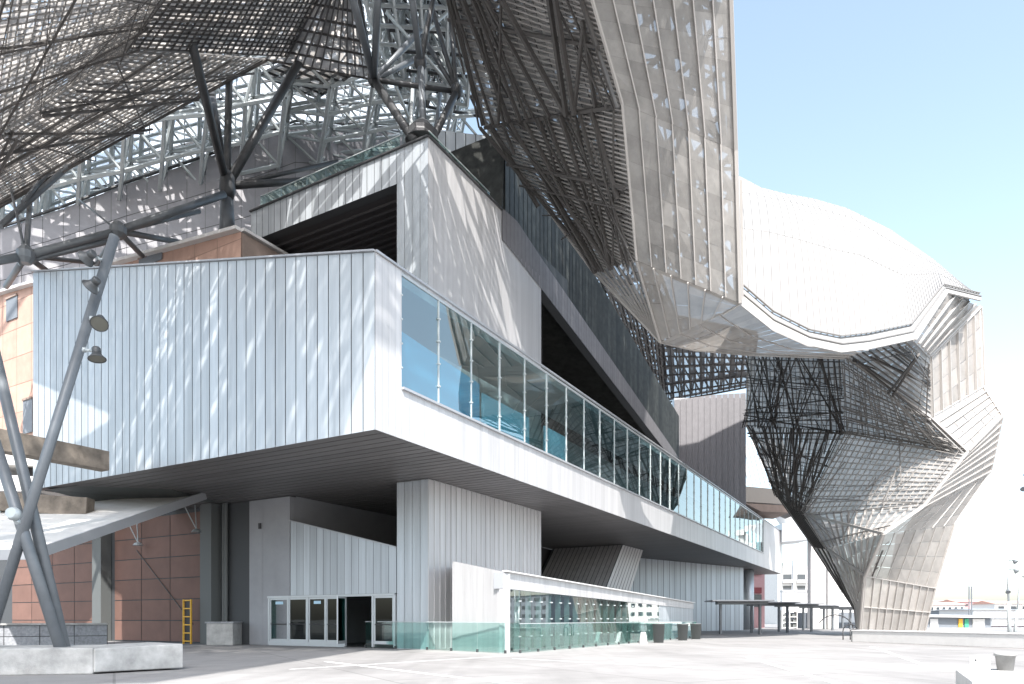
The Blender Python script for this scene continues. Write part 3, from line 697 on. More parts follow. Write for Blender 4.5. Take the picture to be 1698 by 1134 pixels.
# unseen upper wings above the frame, added to shade the raking beam and hall
facet([P(965, -60, 26), P(1211, -60, 27), V((14, 42, 47)), V((-2, 41, 47))], 14, 20, 'scr', ('u',), 'rib', truss=(6, 8, 1.2, .09), front=True, seed=27, skip=.07, gap=.04)
facet([P(728, -60, 31), P(965, -60, 26), V((-2, 41, 47)), V((-12, 42, 46))], 14, 20, 'scr', ('u',), 'rib', truss=(6, 8, 1.2, .09), front=True, seed=28, skip=.07, gap=.04)
facet([V((-4.0, 2.0, 31)), V((-5.4, -13, 31)), V((-24, -14, 27)), V((-15.8, 0, 27))], 10, 14, 'scr', ('u',), 'rib', seed=17, skip=.06)  # forward run of the unseen overhead part, sets the ground shade edge
facet([V((-15.8, 19, 20.8)), V((-15.8, 0, 27)), V((-38, -2, 25)), V((-34, 24, 22))], 14, 14, 'scr', ('u',), 'rib', seed=18, skip=.14)
facet([P(728, -60, 31), P(965, -60, 26), P(320, -70, 25), P(582, -70, 33)], 22, 14, 'scr', ('u',), 'rib', seed=29, skip=.38, gap=.04)  # unseen infill, added to break the sun on the upper block into dapples
facet([V((-15.8, 19, 20.8)), V((8.5, 27, 26.9)), P(965, -60, 26), P(320, -70, 25)], 22, 5, 'scr', ('u',), 'rib', seed=30, skip=.25, gap=.04)  # second unseen infill, likewise added to block sun
# unseen open lattice above the frame, added to stripe the arena wall with shadow
ol = [V((-46, 22, 45)), V((12, 22, 46)), V((12, 47, 46)), V((-46, 47, 45))]
facet(ol, 26, 12, 'scr', (), 'rib', seed=19, skip=.82, gap=.1)
mb = MB(); rn = random.Random(4)
for i in range(46):
    u = rn.random(); mb.bar(patch_pt(ol, u, 0), patch_pt(ol, u+rn.uniform(-.06, .06), 1), rn.choice((.2, .35, .6)), .3)
for i in range(16):
    v = i/15; mb.bar(patch_pt(ol, 0, v), patch_pt(ol, 1, v+rn.uniform(-.03, .03)), .22, .3)
mb.build('shadow_lattice', M['dsteel'], sh)
# ---- curtain, dark inner side
r0, r1_, r2, r3 = P(965, -60, 26), P(1032, 172, 29), P(1056, 432, 32.5), P(1095, 566, 36)
i0, i1, i2 = P(728, -60, 31), P(805, 205, 35), P(985, 450, 37)
facet([i0, r0, r1_, i1], 16, 26, 'scrB', ('d',), 'rib', .05, .07, shear=.40, truss=(6, 6, 1.2, .13), lat=(24, 5, .9, .24), lat2=(20, 3, .35, .12), seed=21)
facet([i1, r1_, r2, i2], 16, 34, 'scrB', ('d',), 'rib', .05, .07, shear=.36, truss=(6, 7, 1.2, .13), lat=(28, 6, .9, .24), lat2=(24, 4, .35, .11), seed=22)
facet([i2, r2, r3, P(1092, 563, 36.2)], 8, 8, 'scrB', ('v',), 'rib', .04, .08, truss=(3, 4, .8, .09), seed=23)
# ---- curtain, pale outer side
e0, e1, e2 = P(1211, -60, 27), P(1221, 250, 30), P(1228, 503, 32)
facet([r0, e0, e1, r1_], 7, 8, 'scrC', ('v',), 'rib', .05, .10, truss=(4, 4, 1.3, .17), trm='drib', lat=(10, 7, .6, .14), inner=False, seed=24, gap=.002, jit=.012)
facet([r1_, e1, e2, r2], 7, 6, 'scrC', ('v',), 'rib', .05, .10, truss=(4, 4, 1.3, .17), trm='drib', lat=(10, 7, .6, .14), inner=False, seed=25, gap=.002, jit=.012)
facet([r2, e2, P(1200, 520, 32.8), r3], 6, 4, 'scr', ('v',), 'rib', .05, .10, seed=26, gap=.002, jit=.012)
MB().bar(e0, e1, .14, .3).bar(e1, e2, .14, .3).bar(P(1229, 300, 31), P(1231, 500, 32.4), .12, .3).bar(r0, r1_, .1, .18).bar(r1_, r2, .1, .18).bar(r2, r3, .1, .18).bar(i0, i1, .12, .2).bar(i1, i2, .12, .2).bar(i2, r3, .12, .2).build('edge_beam', M['rib'], sh)
# ---- hood: underside, fascia and white roof
lip = [P(1228, 503, 32), P(1282, 546, 32.6), P(1340, 572, 33.6), P(1395, 584, 35), P(1440, 579, 36.6), P(1515, 563, 39.5), P(1568, 484, 44), P(1627, 498, 48)]
back = [P(1095, 567, 36), P(1150, 580, 38), P(1240, 588, 43), P(1400, 594, 45)]
facet([lip[0], lip[1], back[1], back[0]], 6, 4, 'scr', ('u',), 'rib', .04, .06, seed=31, gap=.002, jit=.012)
facet([lip[1], lip[2], back[2], back[1]], 6, 4, 'scr', ('u',), 'rib', .04, .06, seed=32, gap=.002, jit=.012)
facet([lip[2], lip[4], back[3], back[2]], 6, 4, 'scr', ('u',), 'rib', .04, .06, seed=33, gap=.002, jit=.012)
ft = [P(1230, 468, 32.8), P(1284, 515, 33.4), P(1343, 545, 34.4), P(1396, 556, 35.8), P(1440, 551, 37.4), P(1513, 536, 40.3), P(1566, 470, 45), P(1627, 485, 49)]
mb = MB()
for i in range(7):
    a, b, c, d = lip[i], lip[i+1], ft[i+1], ft[i]
    m1, m2 = a.lerp(d, .5), b.lerp(c, .5); o2 = V((0, .25, 0))
    mb.prism([a, b, m2, m1], (0, .15, 0)); mb.prism([m1+o2+V((0, -.1, .04)), m2+o2+V((0, -.1, .04)), c+o2, d+o2], (0, .15, 0))
mb.build('fascia_band', M['roofw'], sh)
mb = MB()
for i in range(7):
    mb.bar(lip[i].lerp(ft[i], .5)+V((0, -.04, 0)), lip[i+1].lerp(ft[i+1], .5)+V((0, -.04, 0)), .10, .07); mb.bar(ft[i]+V((0, .1, .03)), ft[i+1]+V((0, .1, .03)), .10, .06)
mb.build('fascia_joint', M['drib2'], sh)
cr = [P(1215, 286, 56), P(1262, 311, 57), P(1302, 321, 58), P(1348, 329, 59), P(1404, 345, 60), P(1476, 380, 60), P(1548, 430, 58), P(1610, 482, 55)]
for i in range(7):
    q = [ft[i], ft[i+1], cr[i+1], cr[i]]; q = [q[0]+V((0, .2, 0)), q[1]+V((0, .2, 0)), q[2], q[3]]
    wpx = (q[1]-q[0]).length; nn = max(3, round(wpx/.55))
    n = (q[1]-q[0]).cross(q[3]-q[0]).normalized(); n = n if n.z > 0 else -n
    bn = V((0, -.45, .9)).normalized(); NV = 8
    def rp(u, v): return patch_pt(q, u, v)+bn*math.sin(math.pi*v)*lerp_tab([(0, 0), (1, 1.0), (2, 1.3), (4, 1.1), (5, .3), (6, 0), (7, 0)], i+u)
    mb = MB()
    for k in range(nn):
        for j in range(NV): mb.quad(rp(k/nn, j/NV), rp((k+1)/nn, j/NV), rp((k+1)/nn, (j+1)/NV), rp(k/nn, (j+1)/NV))
    po = mb.build('white_roof', M['roofw'], sh)
    mb = MB()
    for k in range(nn+1):
        for j in range(NV): mb.bar(rp(k/nn, j/NV)-n*.02, rp(k/nn, (j+1)/NV)-n*.02, .04, .12, up=n)
    for j in (3, 6): mb.bar(rp(0, j/NV), rp(1, j/NV), .03, .05, up=n)
    mb.build('standing_seam', M['seam'], po)
# back slope so the roof is a solid shape
mb = MB()
for i in range(7): mb.quad(cr[i], cr[i+1], cr[i+1]+V((1, 3, -4)), cr[i]+V((1, 3, -4)))
mb.build('rear_roof', M['roofw'], sh)
# ---- leg
D = dict(a=(1240, 588, 60), b=(1400, 590, 48), d1=(1470, 570, 47.5), d2=(1542, 592, 47), d3=(1545, 692, 48), d4=(1625, 508, 52), d5=(1630, 642, 52), d7=(1662, 690, 50),
         d8=(1605, 748, 48), d9=(1530, 840, 47), d10=(1465, 885, 47), d11=(1435, 955, 50), m=(1405, 715, 55), n=(1335, 852, 58), e1=(1238, 705, 62), e2=(1290, 822, 61), e3=(1350, 907, 58),
         o=(1372, 910, 56), e4=(1418, 1010, 54), f0=(1426, 1057, 52), f1=(1531, 1058, 54), g1=(1643, 780, 52), g2=(1582, 870, 52), g3=(1550, 975, 53))
D = {k: P(*v) for k, v in D.items()}; D['f0'].z = D['f1'].z = 0
fq = lambda s: [D[k] if k in D else k for k in s.split()]
facet([lip[5], lip[6], D['d4'], D['d2']], 6, 5, 'scr', ('u',), 'rib', .07, .16, seed=41)
facet(fq('d2 d4 d5 d3'), 6, 4, 'scr', ('v',), 'rib', .07, .16, seed=42)
facet([D['b'], lip[5], D['d2'], D['d3']], 10, 12, 'scrleg', ('v',), 'drib2', .06, .12, lat=(10, 4, .5, .08), gap=.004, seed=43, front=True)
facet(fq('a b m e1'), 22, 14, 'scrleg', ('u', 'v'), 'drib2', .04, .06, lat=(46, 14, .35, .055), gap=.004, seed=44, front=True)
facet(fq('b d3 d8 m'), 20, 14, 'scrleg', ('u', 'v'), 'drib2', .04, .06, lat=(30, 10, .35, .045), latm='drib2', gap=.004, seed=45, front=True)
facet(fq('e1 m n e2'), 18, 12, 'scrleg', ('u',), 'drib2', .04, .06, lat=(54, 16, .35, .065), gap=.004, seed=46, front=True)
facet(fq('m d8 d9 n'), 20, 14, 'scrl', ('u', 'v'), 'rib', .06, .08, lat=(8, 6, .5, .05), latm='drib2', gap=.004, seed=47, front=True)
facet(fq('n d9 d10 o'), 14, 10, 'scrl', ('v',), 'rib', .08, .14, lat=(6, 4, .4, .04), latm='drib2', gap=.004, seed=48, front=True)
facet(fq('e2 n o e3'), 8, 6, 'scrleg', ('v',), 'drib', .06, .10, truss=(4, 4, .5, .08), lat=(10, 4, .4, .10), gap=.004, seed=49)
facet(fq('o d10 d11 e4'), 9, 4, 'scrleg', ('v',), 'rib', .06, .12, lat=(8, 3, .3, .06), gap=.004, seed=50)
facet(fq('e3 o e4 e4'), 3, 3, 'scrleg', ('v',), 'drib', .06, .12, lat=(5, 3, .3, .06), gap=.004, seed=51)
facet([D['e4'], D['d11'], D['f0'], D['f0']+V((-.1, 0, 0))], 4, 4, 'scrleg', ('v',), 'rib', .06, .12, gap=.004, seed=52)
facet(fq('d3 d5 d7 d8'), 5, 6, 'scr', ('u',), 'rib', .06, .14, seed=53)
facet(fq('d8 d7 g1 d9'), 6, 7, 'scr', ('u',), 'rib', .05, .10, seed=54)
facet(fq('d9 g1 g2 d10'), 6, 5, 'scr', ('v',), 'rib', .04, .06, seed=55)
facet(fq('d10 g2 g3 d11'), 7, 4, 'scr', ('v',), 'rib', .04, .07, seed=56)
facet(fq('d11 g3 f1 f0'), 9, 2, 'scr', ('v', 'u'), 'rib', .05, .12, seed=57)
edge = MB()
for s_ in ('a b', 'b d3', 'd3 d8', 'd8 d9', 'd9 d10', 'd10 d11', 'd11 f0', 'd2 d3', 'd2 d4', 'd4 d5', 'd3 d5', 'd5 d7', 'd7 d8', 'd7 g1', 'g1 g2', 'g2 g3', 'g3 f1', 'a e1', 'e1 e2', 'e2 e3', 'e3 e4', 'e4 f0', 'n d10', 'o d11'):
    p, q_ = fq(s_); edge.bar(p, q_, .14, .18)
edge.build('edge_beam', M['rib'], sh)
# rear skin of the leg so it has thickness
mb = MB()
for s_ in ('d4 d5', 'd5 d7', 'd7 g1', 'g1 g2', 'g2 g3', 'g3 f1'):
    p, q_ = fq(s_); mb.quad(p, q_, q_+V((-1, 5, 0)), p+V((-1, 6, 0)))
mb.build('rear_skin', M['scr'], sh)
# ---- far mesh seen between the hall and the hood
facet([P(985, 420, 62), P(1095, 520, 70), P(1105, 668, 78), P(1050, 610, 72)], 12, 10, 'scrfar', ('u', 'v'), 'drib', .10, .14, truss=(7, 7, 1.5, .12), seed=61)
facet([P(1085, 520, 70), P(1256, 555, 72), P(1246, 640, 76), P(1100, 668, 78)], 16, 9, 'scrfar', ('u', 'v'), 'drib', .12, .16, truss=(9, 5, 1.5, .14), seed=62)

# ================================================================== strut trees carrying the canopy
def strut(a, b, r, parent, m='dsteel', n=12): return MB().tube(a, b, r, n).build('strut', M[m], parent, smooth=True)
nA = P(378, 300, 38)
t1 = thing('strut_tree', 'dark steel column fanning into struts above the pink stone corner', 'steel column', V((nA.x, nA.y, P(0, 385, 37).z)), 'branching steel columns under the canopy')
MB().tube(P(377, 388, 37.5), P(376, 330, 37.5), .42, 14, r2=.32).build('column', M['steel'], t1, smooth=True)
MB().lathe(P(377, 330, 37.5), [(.3, 0), (.42, .5), (.38, 1.2), (.2, 1.5)]).build('node', M['dsteel'], t1, smooth=True)
for e, r in (((296, -20, 30), .21), ((342, 100, 44), .2), ((381, 70, 43), .2), ((508, 82, 43), .24), ((505, 300, 40), .2), ((560, 268, 42), .12)):
    strut(P(376, 308, 37.8), P(*e), r, t1)
nB = P(694, 215, 32.5)
t2 = thing('strut_tree', 'cluster of crossing steel struts rising from the hall roof corner', 'steel column', V((nB.x, nB.y, ZT)), 'branching steel columns under the canopy')
k1, k2, k3 = P(620, 132, 34), P(757, 152, 35), P(697, 105, 33)
for a, b, r, mm in ((P(688, 235, 32), k1, .2, 'dsteel'), (P(703, 225, 32.5), k3, .16, 'steel'), (P(715, 235, 33), k2, .17, 'dsteel'), (k1, P(578, -30, 29), .17, 'steel'), (k1, P(628, -30, 29), .16, 'steel'),
                    (k1, P(697, 50, 36), .13, 'steel'), (k1, P(690, 97, 36), .13, 'steel'), (k1, k2, .12, 'dsteel'), (k3, P(680, -30, 30), .15, 'steel'), (k3, P(722, -20, 33), .13, 'dsteel'),
                    (k2, P(716, 12, 36), .12, 'dsteel'), (k2, P(700, 60, 37), .12, 'dsteel'), (k2, P(745, 0, 36), .12, 'dsteel'), (P(681, 225, 33), P(685, 130, 37), .10, 'lsteel'), (P(722, 230, 34), P(730, 150, 38), .10, 'steel'),
                    (P(640, 20, 40), P(755, 150, 42), .10, 'lsteel'), (P(610, 30, 42), P(688, 220, 44), .10, 'lsteel'), (P(742, 20, 42), P(640, 110, 42), .10, 'lsteel')):
    strut(a, b, r, t2, mm)
for k in (k1, k2, k3): MB().lathe(k-UP*.3, [(.15, 0), (.3, .2), (.3, .5), (.12, .7)], n=12).build('node', M['dsteel'], t2, smooth=True)
MB().lathe(P(700, 235, 32.5), [(.8, 0), (.75, .4), (.3, .9)], n=12).build('base_block', M['dsteel'], t2)
# open truss knot overhead in the gap between the two canopy wings
qk = [P(590, -70, 38), P(790, -70, 40), P(775, 175, 52), P(640, 150, 52)]
kn = thing('overhead_truss', 'tangle of white and dark roof trusses in the gap between the canopy wings', 'roof truss', qk[2])
lattice(qk, 4, 7, 2.0, .13, .10, seed=71).build('space_frame', M['lsteel'], kn)
lattice([p+V((.8, 2.5, 1)) for p in qk], 3, 6, 1.8, .12, .09, seed=72).build('space_frame', M['dsteel'], kn)
# horizontal beam truss on the left
bt = thing('beam_truss', 'long horizontal tubular truss with star nodes in front of the arena wall', 'roof truss', P(195, 385, 33))
n1_, n2_, n3_ = P(196, 383, 33), P(43, 424, 31), P(-110, 452, 29)
for a, b, r in ((P(372, 322, 37), n1_, .19), (P(330, 350, 38), n1_, .13), (n1_, n2_, .18), (P(190, 398, 33), P(30, 436, 31), .12), (n2_, n3_, .18), (n1_, P(236, 424, 36), .13), (n1_, P(310, 404, 38), .14), (n1_, P(160, 440, 35), .12),
                (n2_, P(155, 436, 35), .10), (n2_, P(82, 452, 33), .13), (n2_, P(10, 475, 34), .13), (n2_, P(50, 330, 36), .12), (n2_, P(15, 300, 36), .06), (n1_, P(130, 330, 40), .05), (P(160, 235, 40), P(0, 375, 33), .14), (P(95, 268, 38), P(38, 335, 34), .10), (P(95, 268, 38), P(0, 300, 36), .10)):
    MB().tube(a, b, r, 12).build('chord', M['steel'], bt, smooth=True)
for k in (n1_, n2_):
    MB().lathe(k-UP*.35, [(.2, 0), (.38, .2), (.38, .5), (.2, .75)], n=10).build('star_node', M['steel'], bt)

# ================================================================== left foreground
# raking poles on a concrete block
base = P(106, 1080, 17)
def pole(a, b, r, label): 
    o = thing('raking_pole', label, 'steel pole', a if a.z < b.z else b, 'leaning steel poles at the left')
    MB().tube(a, b, r, 24).build('shaft', M['steel'], o, smooth=True); return o
p1 = pole(P(-40, 1130, 16.5), P(190, 392, 18), .122, 'leaning steel pole carrying four spotlights in front of the zinc box')
for a, b, lab in ((P(108, 1078, 16.9), P(-45, 430, 18.6), 'leaning steel pole without lamps, upper of the two leaning left'), (P(102, 1080, 16.7), P(-40, 635, 17.4), 'lowest leaning steel pole without lamps, crossing the frame edge')):
    o = pole(a, b, .13, lab)
    d_ = (b-a).normalized(); MB().lathe(a-UP*.1, [(.32, 0), (.32, .03), (.2, .05), (.19, .12)], n=20).build('base_plate', M['dsteel'], o)
# crossing clamp
c_ = P(44, 857, 16.7)
MB().lathe(c_+V((0, -.35, 0)), [(.06, 0), (.15, .02), (.16, .1), (.12, .2)], d=V((0, -1, .1)), n=18).lathe(c_+V((.02, -.3, -.14)), [(.05, 0), (.07, .03), (.05, .1)], d=V((0, -1, -.6)), n=12).build('clamp_lamp', M['lsteel'], p1, smooth=True)
def flood(at, lampc, aim, label):
    at = V(at); c = V(lampc); aim = V(aim).normalized()
    q = .78; pr = [(.10, -.16), (.13, -.12), (.13, .0), (.115, .02), (.135, .03), (.15, .08), (.24, .20), (.265, .215), (.265, .24), (.245, .24), (.20, .15)]
    o = MB().lathe(c, [(x*q, y*q) for x, y in pr], d=aim, n=28).build('spotlight', M['spot'], p1, smooth=True)
    o['label'] = label
    MB().lathe(c, [(.243*q, .215*q), (.243*q, .222*q)], d=aim, n=28).build('lens', M['lens'], o)
    k = c-aim*.02
    mid = at.lerp(k, .5)
    MB().tube(at, mid, .035, 10).tube(mid, k, .03, 10).lathe(at-UP*.05, [(.05, 0), (.06, .05), (.05, .1)], n=12).build('arm', M['lsteel'], o, smooth=True)
flood(P(170, 432, 17.85), P(150, 423, 17.4), (-.85, .3, -.35), 'topmost spotlight on the leaning pole')
flood(P(160, 480, 17.7), P(157, 468, 17.25), (-.8, .25, -.55), 'second spotlight from the top, facing left')
flood(P(152, 528, 17.6), P(166, 531, 17.25), (.25, -.6, -.75), 'third spotlight, its lens showing')
flood(P(140, 580, 17.4), P(160, 584, 17.1), (.15, -.1, -1), 'lowest spotlight, hanging downward')
# concrete base block and the stone wall behind
cb = thing('concrete_block', 'long pale concrete base block under the leaning poles', 'concrete block', G(100, 1118))
a, b = G(-120, 1122), G(154, 1118)
dv = (b-a).normalized(); nv = V((-dv.y, dv.x, 0))
MB().prism([a, b, b+UP*.62, a+UP*.62], nv*2.2).build('near_slab', M['concrete'], cb, bevel=.03)
b2 = G(304, 1110)+V((0, -.0, 0)); a2 = G(156, 1118)
dv = (b2-a2).normalized(); nv = V((-dv.y, dv.x, 0))
MB().prism([a2+UP*.04, b2+UP*.04, b2+UP*.66, a2+UP*.60], nv*2.0).build('end_slab', M['concrete'], cb, bevel=.03)
sw = thing('stone_wall', 'low rough grey stone wall behind the leaning poles', 'wall', G(60, 1072))
a, b = G(-120, 1077), G(178, 1072); dv = (b-a).normalized(); nv = V((-dv.y, dv.x, 0))
MB().prism([a, b, b+UP*1.02, a+UP*1.02], nv*.5).build('core', M['gap'], sw)
panel_wall(a-nv*.04, dv, 0, (b-a).length, 0, 1.02, 5, 2, .03, 'stone', sw)
MB().bar(a+nv*.2+UP*1.06, b+nv*.2+UP*1.06, .7, .08).build('coping', M['concrete'], sw)
pl = thing('concrete_plinth', 'small pale concrete plinth at the foot of the grey column', 'plinth', G(362, 1070))
a, b = G(342, 1070), G(386, 1070)
MB().prism([a, b, b+UP*1.08, a+UP*1.08], V((0, 1.2, 0))).build('body', M['concrete'], pl, bevel=.03)
MB().prism([a+UP*1.08+V((-.05, -.05, 0)), b+UP*1.08+V((.05, -.05, 0)), b+UP*1.16+V((.05, -.05, 0)), a+UP*1.16+V((-.05, -.05, 0))], V((0, 1.3, 0))).build('top', M['stone'], pl)
# concrete beams and ramp
be = P(175, 766, 27.5); be.z = (P(0, 750, 27.5).z+P(0, 781, 27.5).z)/2
cbm = MB().bar(be, be-R*15, .55, .76).build('concrete_beam', M['beamc'], None, bevel=.02); tag(cbm, 'brown stained concrete beam crossing in front of the zinc box', 'beam')
cbm2 = MB().bar(P(150, 842, 30), P(-60, 828, 30), .6, .8).build('concrete_beam', M['beamc'], None, bevel=.02); tag(cbm2, 'dark stained concrete beam just above the sloping ramp', 'beam')
rp = thing('sloping_ramp', 'white sloping ramp slab rising right below the zinc box', 'ramp', (-14, 27, 3))
ra, rb_, rc, rd, re, rg = P(-80, 922, 23.2), P(57, 920, 24), P(340, 822, 33), P(322, 816, 35), P(150, 838, 33), P(-80, 862, 29)
MB().prism([ra, rb_, rc, rd, re, rg], V((0, 0, .1))).build('deck', M['offw'], rp)
mb = MB(); mb.bar(ra+UP*.02, rb_+UP*.02, .12, .36); mb.bar(rb_+UP*.02, rc+UP*.02, .12, .36); mb.build('edge_beam', M['cap'], rp)
dk = MB().prism([P(75, 812, 31.5), P(230, 792, 30), P(345, 812, 34), P(340, 832, 34), P(170, 836, 33)], V((0, 3, .5))).build('dark_underframe', M['dstone'], rp)
lft = thing('side_gallery', 'bright white gallery slabs behind the leaning poles at far left', 'gallery', (-22, 36, 0))
MB().prism([P(-80, 745, 36), P(62, 758, 36), P(62, 772, 36), P(-80, 765, 36)], V((0, 5, 0))).prism([P(-80, 783, 36), P(62, 790, 36), P(62, 815, 36), P(-80, 812, 36)], V((0, 5, 0))).build('slab', M['offw'], lft)
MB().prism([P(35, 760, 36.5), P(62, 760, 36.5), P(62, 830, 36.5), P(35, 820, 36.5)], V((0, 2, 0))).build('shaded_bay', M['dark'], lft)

# rail in front of the entrance and along the pavilion
glass_rail('glass_railing', [G(606, 1074), G(708, 1077.5), G(838, 1083.5)], 1.15, 'green glass railing by the open entrance door and grey pier')
qa = Q+N*.55+R*.3
glass_rail('glass_railing', [qa, qa+R*25], 1.1, 'long glass railing along the front of the low pavilion')

# ================================================================== bins and small things along the pavilion
def bin_(px, py, label, h=.95, r=.27):
    g = On(px, 0, Q+N*1.5, R); g.z = 0; o = thing('litter_bin', label, 'litter bin', g, 'litter bins beside the pavilion')
    MB().lathe(g, [(r*.8, 0), (r, h*.95), (r*1.05, h*.95), (r*1.05, h), (r*.9, h)], n=20).build('body', M['dstone'], o, smooth=True)
    MB().lathe(g+UP*(h-.04), [(r*.88, 0), (r*.88, .03)], n=20).build('liner', M['black'], o); return o
bin_(1092, 1058, 'dark litter bin nearest to the camera beside the pavilion', 1.05, .33)
bin_(1132, 1052, 'dark litter bin, middle one beside the pavilion', 1.0, .33)
bin_(1154, 1051, 'dark litter bin farthest along, before the ribbed wall', 1.0, .35)
g = On(1068, 0, Q+N*1.3, R); g.z = 0; ws = thing('sign_stand', 'small white notice stand beside the glass railing', 'stand', g)
MB().prism([g+V((-.18, 0, 0)), g+V((.18, 0, 0)), g+V((.12, .2, .6)), g+V((-.12, .2, .6))], V((0, .03, 0))).build('panel', M['white'], ws)
MB().prism([g+V((-.18, .45, 0)), g+V((.18, .45, 0)), g+V((.12, .25, .6)), g+V((-.12, .25, .6))], V((0, .03, 0))).build('back_leg', M['white'], ws)

# ================================================================== right: shelters, walls, far town
she0 = None
labs = ['flat roofed shelter nearest the ribbed wall, on slim posts', 'second flat roofed shelter from the ribbed wall', 'third flat roofed shelter in the row, before the scaffold shelves', 'fourth flat roofed shelter in the row, before the violet banner', 'fifth flat roofed shelter in the row, above the red plate', 'farthest flat roofed shelter, next to the canopy foot']
def shelter(x, y, sc, label):
    o = thing('shelter', label, 'shelter', (x, y, 0), 'flat shelters in a receding row')
    b = V((x, y, 0))
    MB().prism([b+V((-1.9, -1.2, 2.75)), b+V((3.2, -1.2, 2.75)), b+V((3.4, 2.2, 2.75)), b+V((-1.6, 2.2, 2.75))], V((0, 0, .1))).build('roof', M['cap'], o)
    MB().prism([b+V((-1.2, -.3, 2.5)), b+V((3, -.3, 2.5)), b+V((3, .4, 2.5)), b+V((-1.2, .4, 2.5))], V((0, 0, .24))).build('beam', M['steel'], o)
    for dx in (-.9, 2.4): MB().plan([b+V((dx, 0, 0)), b+V((dx+.16, 0, 0)), b+V((dx+.16, .3, 0)), b+V((dx, .3, 0))], 0, 2.5).build('post', M['steel'], o)
    return o
for i, (px, Y) in enumerate(((1212, 58), (1262, 64), (1306, 70), (1345, 78), (1378, 86), (1408, 94))):
    p = P(px, 0, Y); o = shelter(p.x, Y, 1, labs[i])
# pink building under the hall's far end
pb = thing('pink_building', 'pink building with maroon bands behind the round column', 'building', (P(1245, 0, 100).x, 100, 0))
x0, x1 = P(1215, 0, 100).x, P(1268, 0, 100).x
MB().plan([V((x0, 100, 0)), V((x1, 100, 0)), V((x1, 106, 0)), V((x0, 106, 0))], 0, 10).build('wall', M['pinkw'], pb)
for z0, z1, mm in ((7.6, 8.2, 'maroon'), (5.0, 5.8, 'maroon'), (3.0, 4.8, 'dstone'), (0.3, 1.4, 'white')):
    MB().plan([V((x0-.2, 99.8, 0)), V((x1-.5 if mm != 'white' else x0+3, 99.8, 0)), V((x1-.5 if mm != 'white' else x0+3, 99.95, 0)), V((x0-.2, 99.95, 0))], z0, z1).build('facade_band', M[mm], pb)
# hoarding with coloured banner plates
ho = thing('hoarding', 'long grey blue hoarding behind the row of shelters', 'fence', (P(1310, 0, 115).x, 115, 0))
a, b = P(1302, 0, 98), P(1428, 0, 98); a.z = b.z = 0
panel_wall(a, V((1, 0, 0)), 0, (b-a).length, 0, 2.15, 6, 1, .04, 'hoard', ho)
MB().plan([a+V((0, .03, 0)), b+V((0, .03, 0)), b+V((0, .3, 0)), a+V((0, .3, 0))], 0, 2.17).build('core', M['gap'], ho)
for px, w_, z0, z1, mm in ((1342, .5, .7, 2.0, 'purple'), (1357, .5, 1.65, 2.0, 'red'), (1371, .7, .0, .5, 'yellow')):
    x = P(px, 0, 98).x; MB().plan([V((x-w_/2, 97.9, 0)), V((x+w_/2, 97.9, 0)), V((x+w_/2, 97.96, 0)), V((x-w_/2, 97.96, 0))], z0, z1).build('plate', M[mm], ho)
sf = thing('storage_rack', 'open white rack with dark boxes left of the grey hoarding', 'rack', (P(1310, 0, 90).x, 90, 0))
x0, x1 = P(1297, 0, 90).x, P(1322, 0, 90).x
for z in (.1, .8, 1.5, 2.2): MB().plan([V((x0, 90, 0)), V((x1, 90, 0)), V((x1, 91, 0)), V((x0, 91, 0))], z, z+.1).build('shelf', M['white'], sf)
for x in (x0, (x0+x1)/2, x1): MB().plan([V((x-.05, 90, 0)), V((x+.05, 90, 0)), V((x+.05, 91, 0)), V((x-.05, 91, 0))], 0, 2.4).build('upright', M['white'], sf)
rr = random.Random(5)
for z in (.2, .9, 1.6):
    for k in range(3):
        x = x0+.2+k*.62+rr.uniform(-.05, .05); MB().plan([V((x, 90.2, 0)), V((x+.4, 90.2, 0)), V((x+.4, 90.8, 0)), V((x, 90.8, 0))], z, z+rr.uniform(.25, .5)).build('box', M['dstone'], sf)
# apartment building far behind
ap = thing('apartment_block', 'white apartment block with balconies between hall end and pillars', 'building', (P(1320, 0, 160).x, 160, 0))
x0, x1 = P(1290, 0, 160).x, P(1341, 0, 160).x; ztop = P(0, 938, 160).z
MB().plan([V((x0, 160, 0)), V((x1, 160, 0)), V((x1, 170, 0)), V((x0, 170, 0))], 0, ztop).build('wall', M['offw'], ap)
for z in (4.5, 7.2, 9.9):
    for fx in (.16, .62):
        xa = x0+(x1-x0)*fx; w_ = MB().plan([V((xa, 159.9, 0)), V((xa+1.9, 159.9, 0)), V((xa+1.9, 159.96, 0)), V((xa, 159.96, 0))], z+.3, z+1.7).build('window', M['win'], ap)
        MB().plan([V((xa-.3, 158.9, 0)), V((xa+2.2, 158.9, 0)), V((xa+2.2, 159.85, 0)), V((xa-.3, 159.85, 0))], z-.3, z+.35).build('balcony', M['white'], ap)
MB().tube(V((x0+3.2, 159.5, 0)), V((x0+3.2, 159.5, ztop+1.2)), .12).build('pipe', M['hoard'], ap)
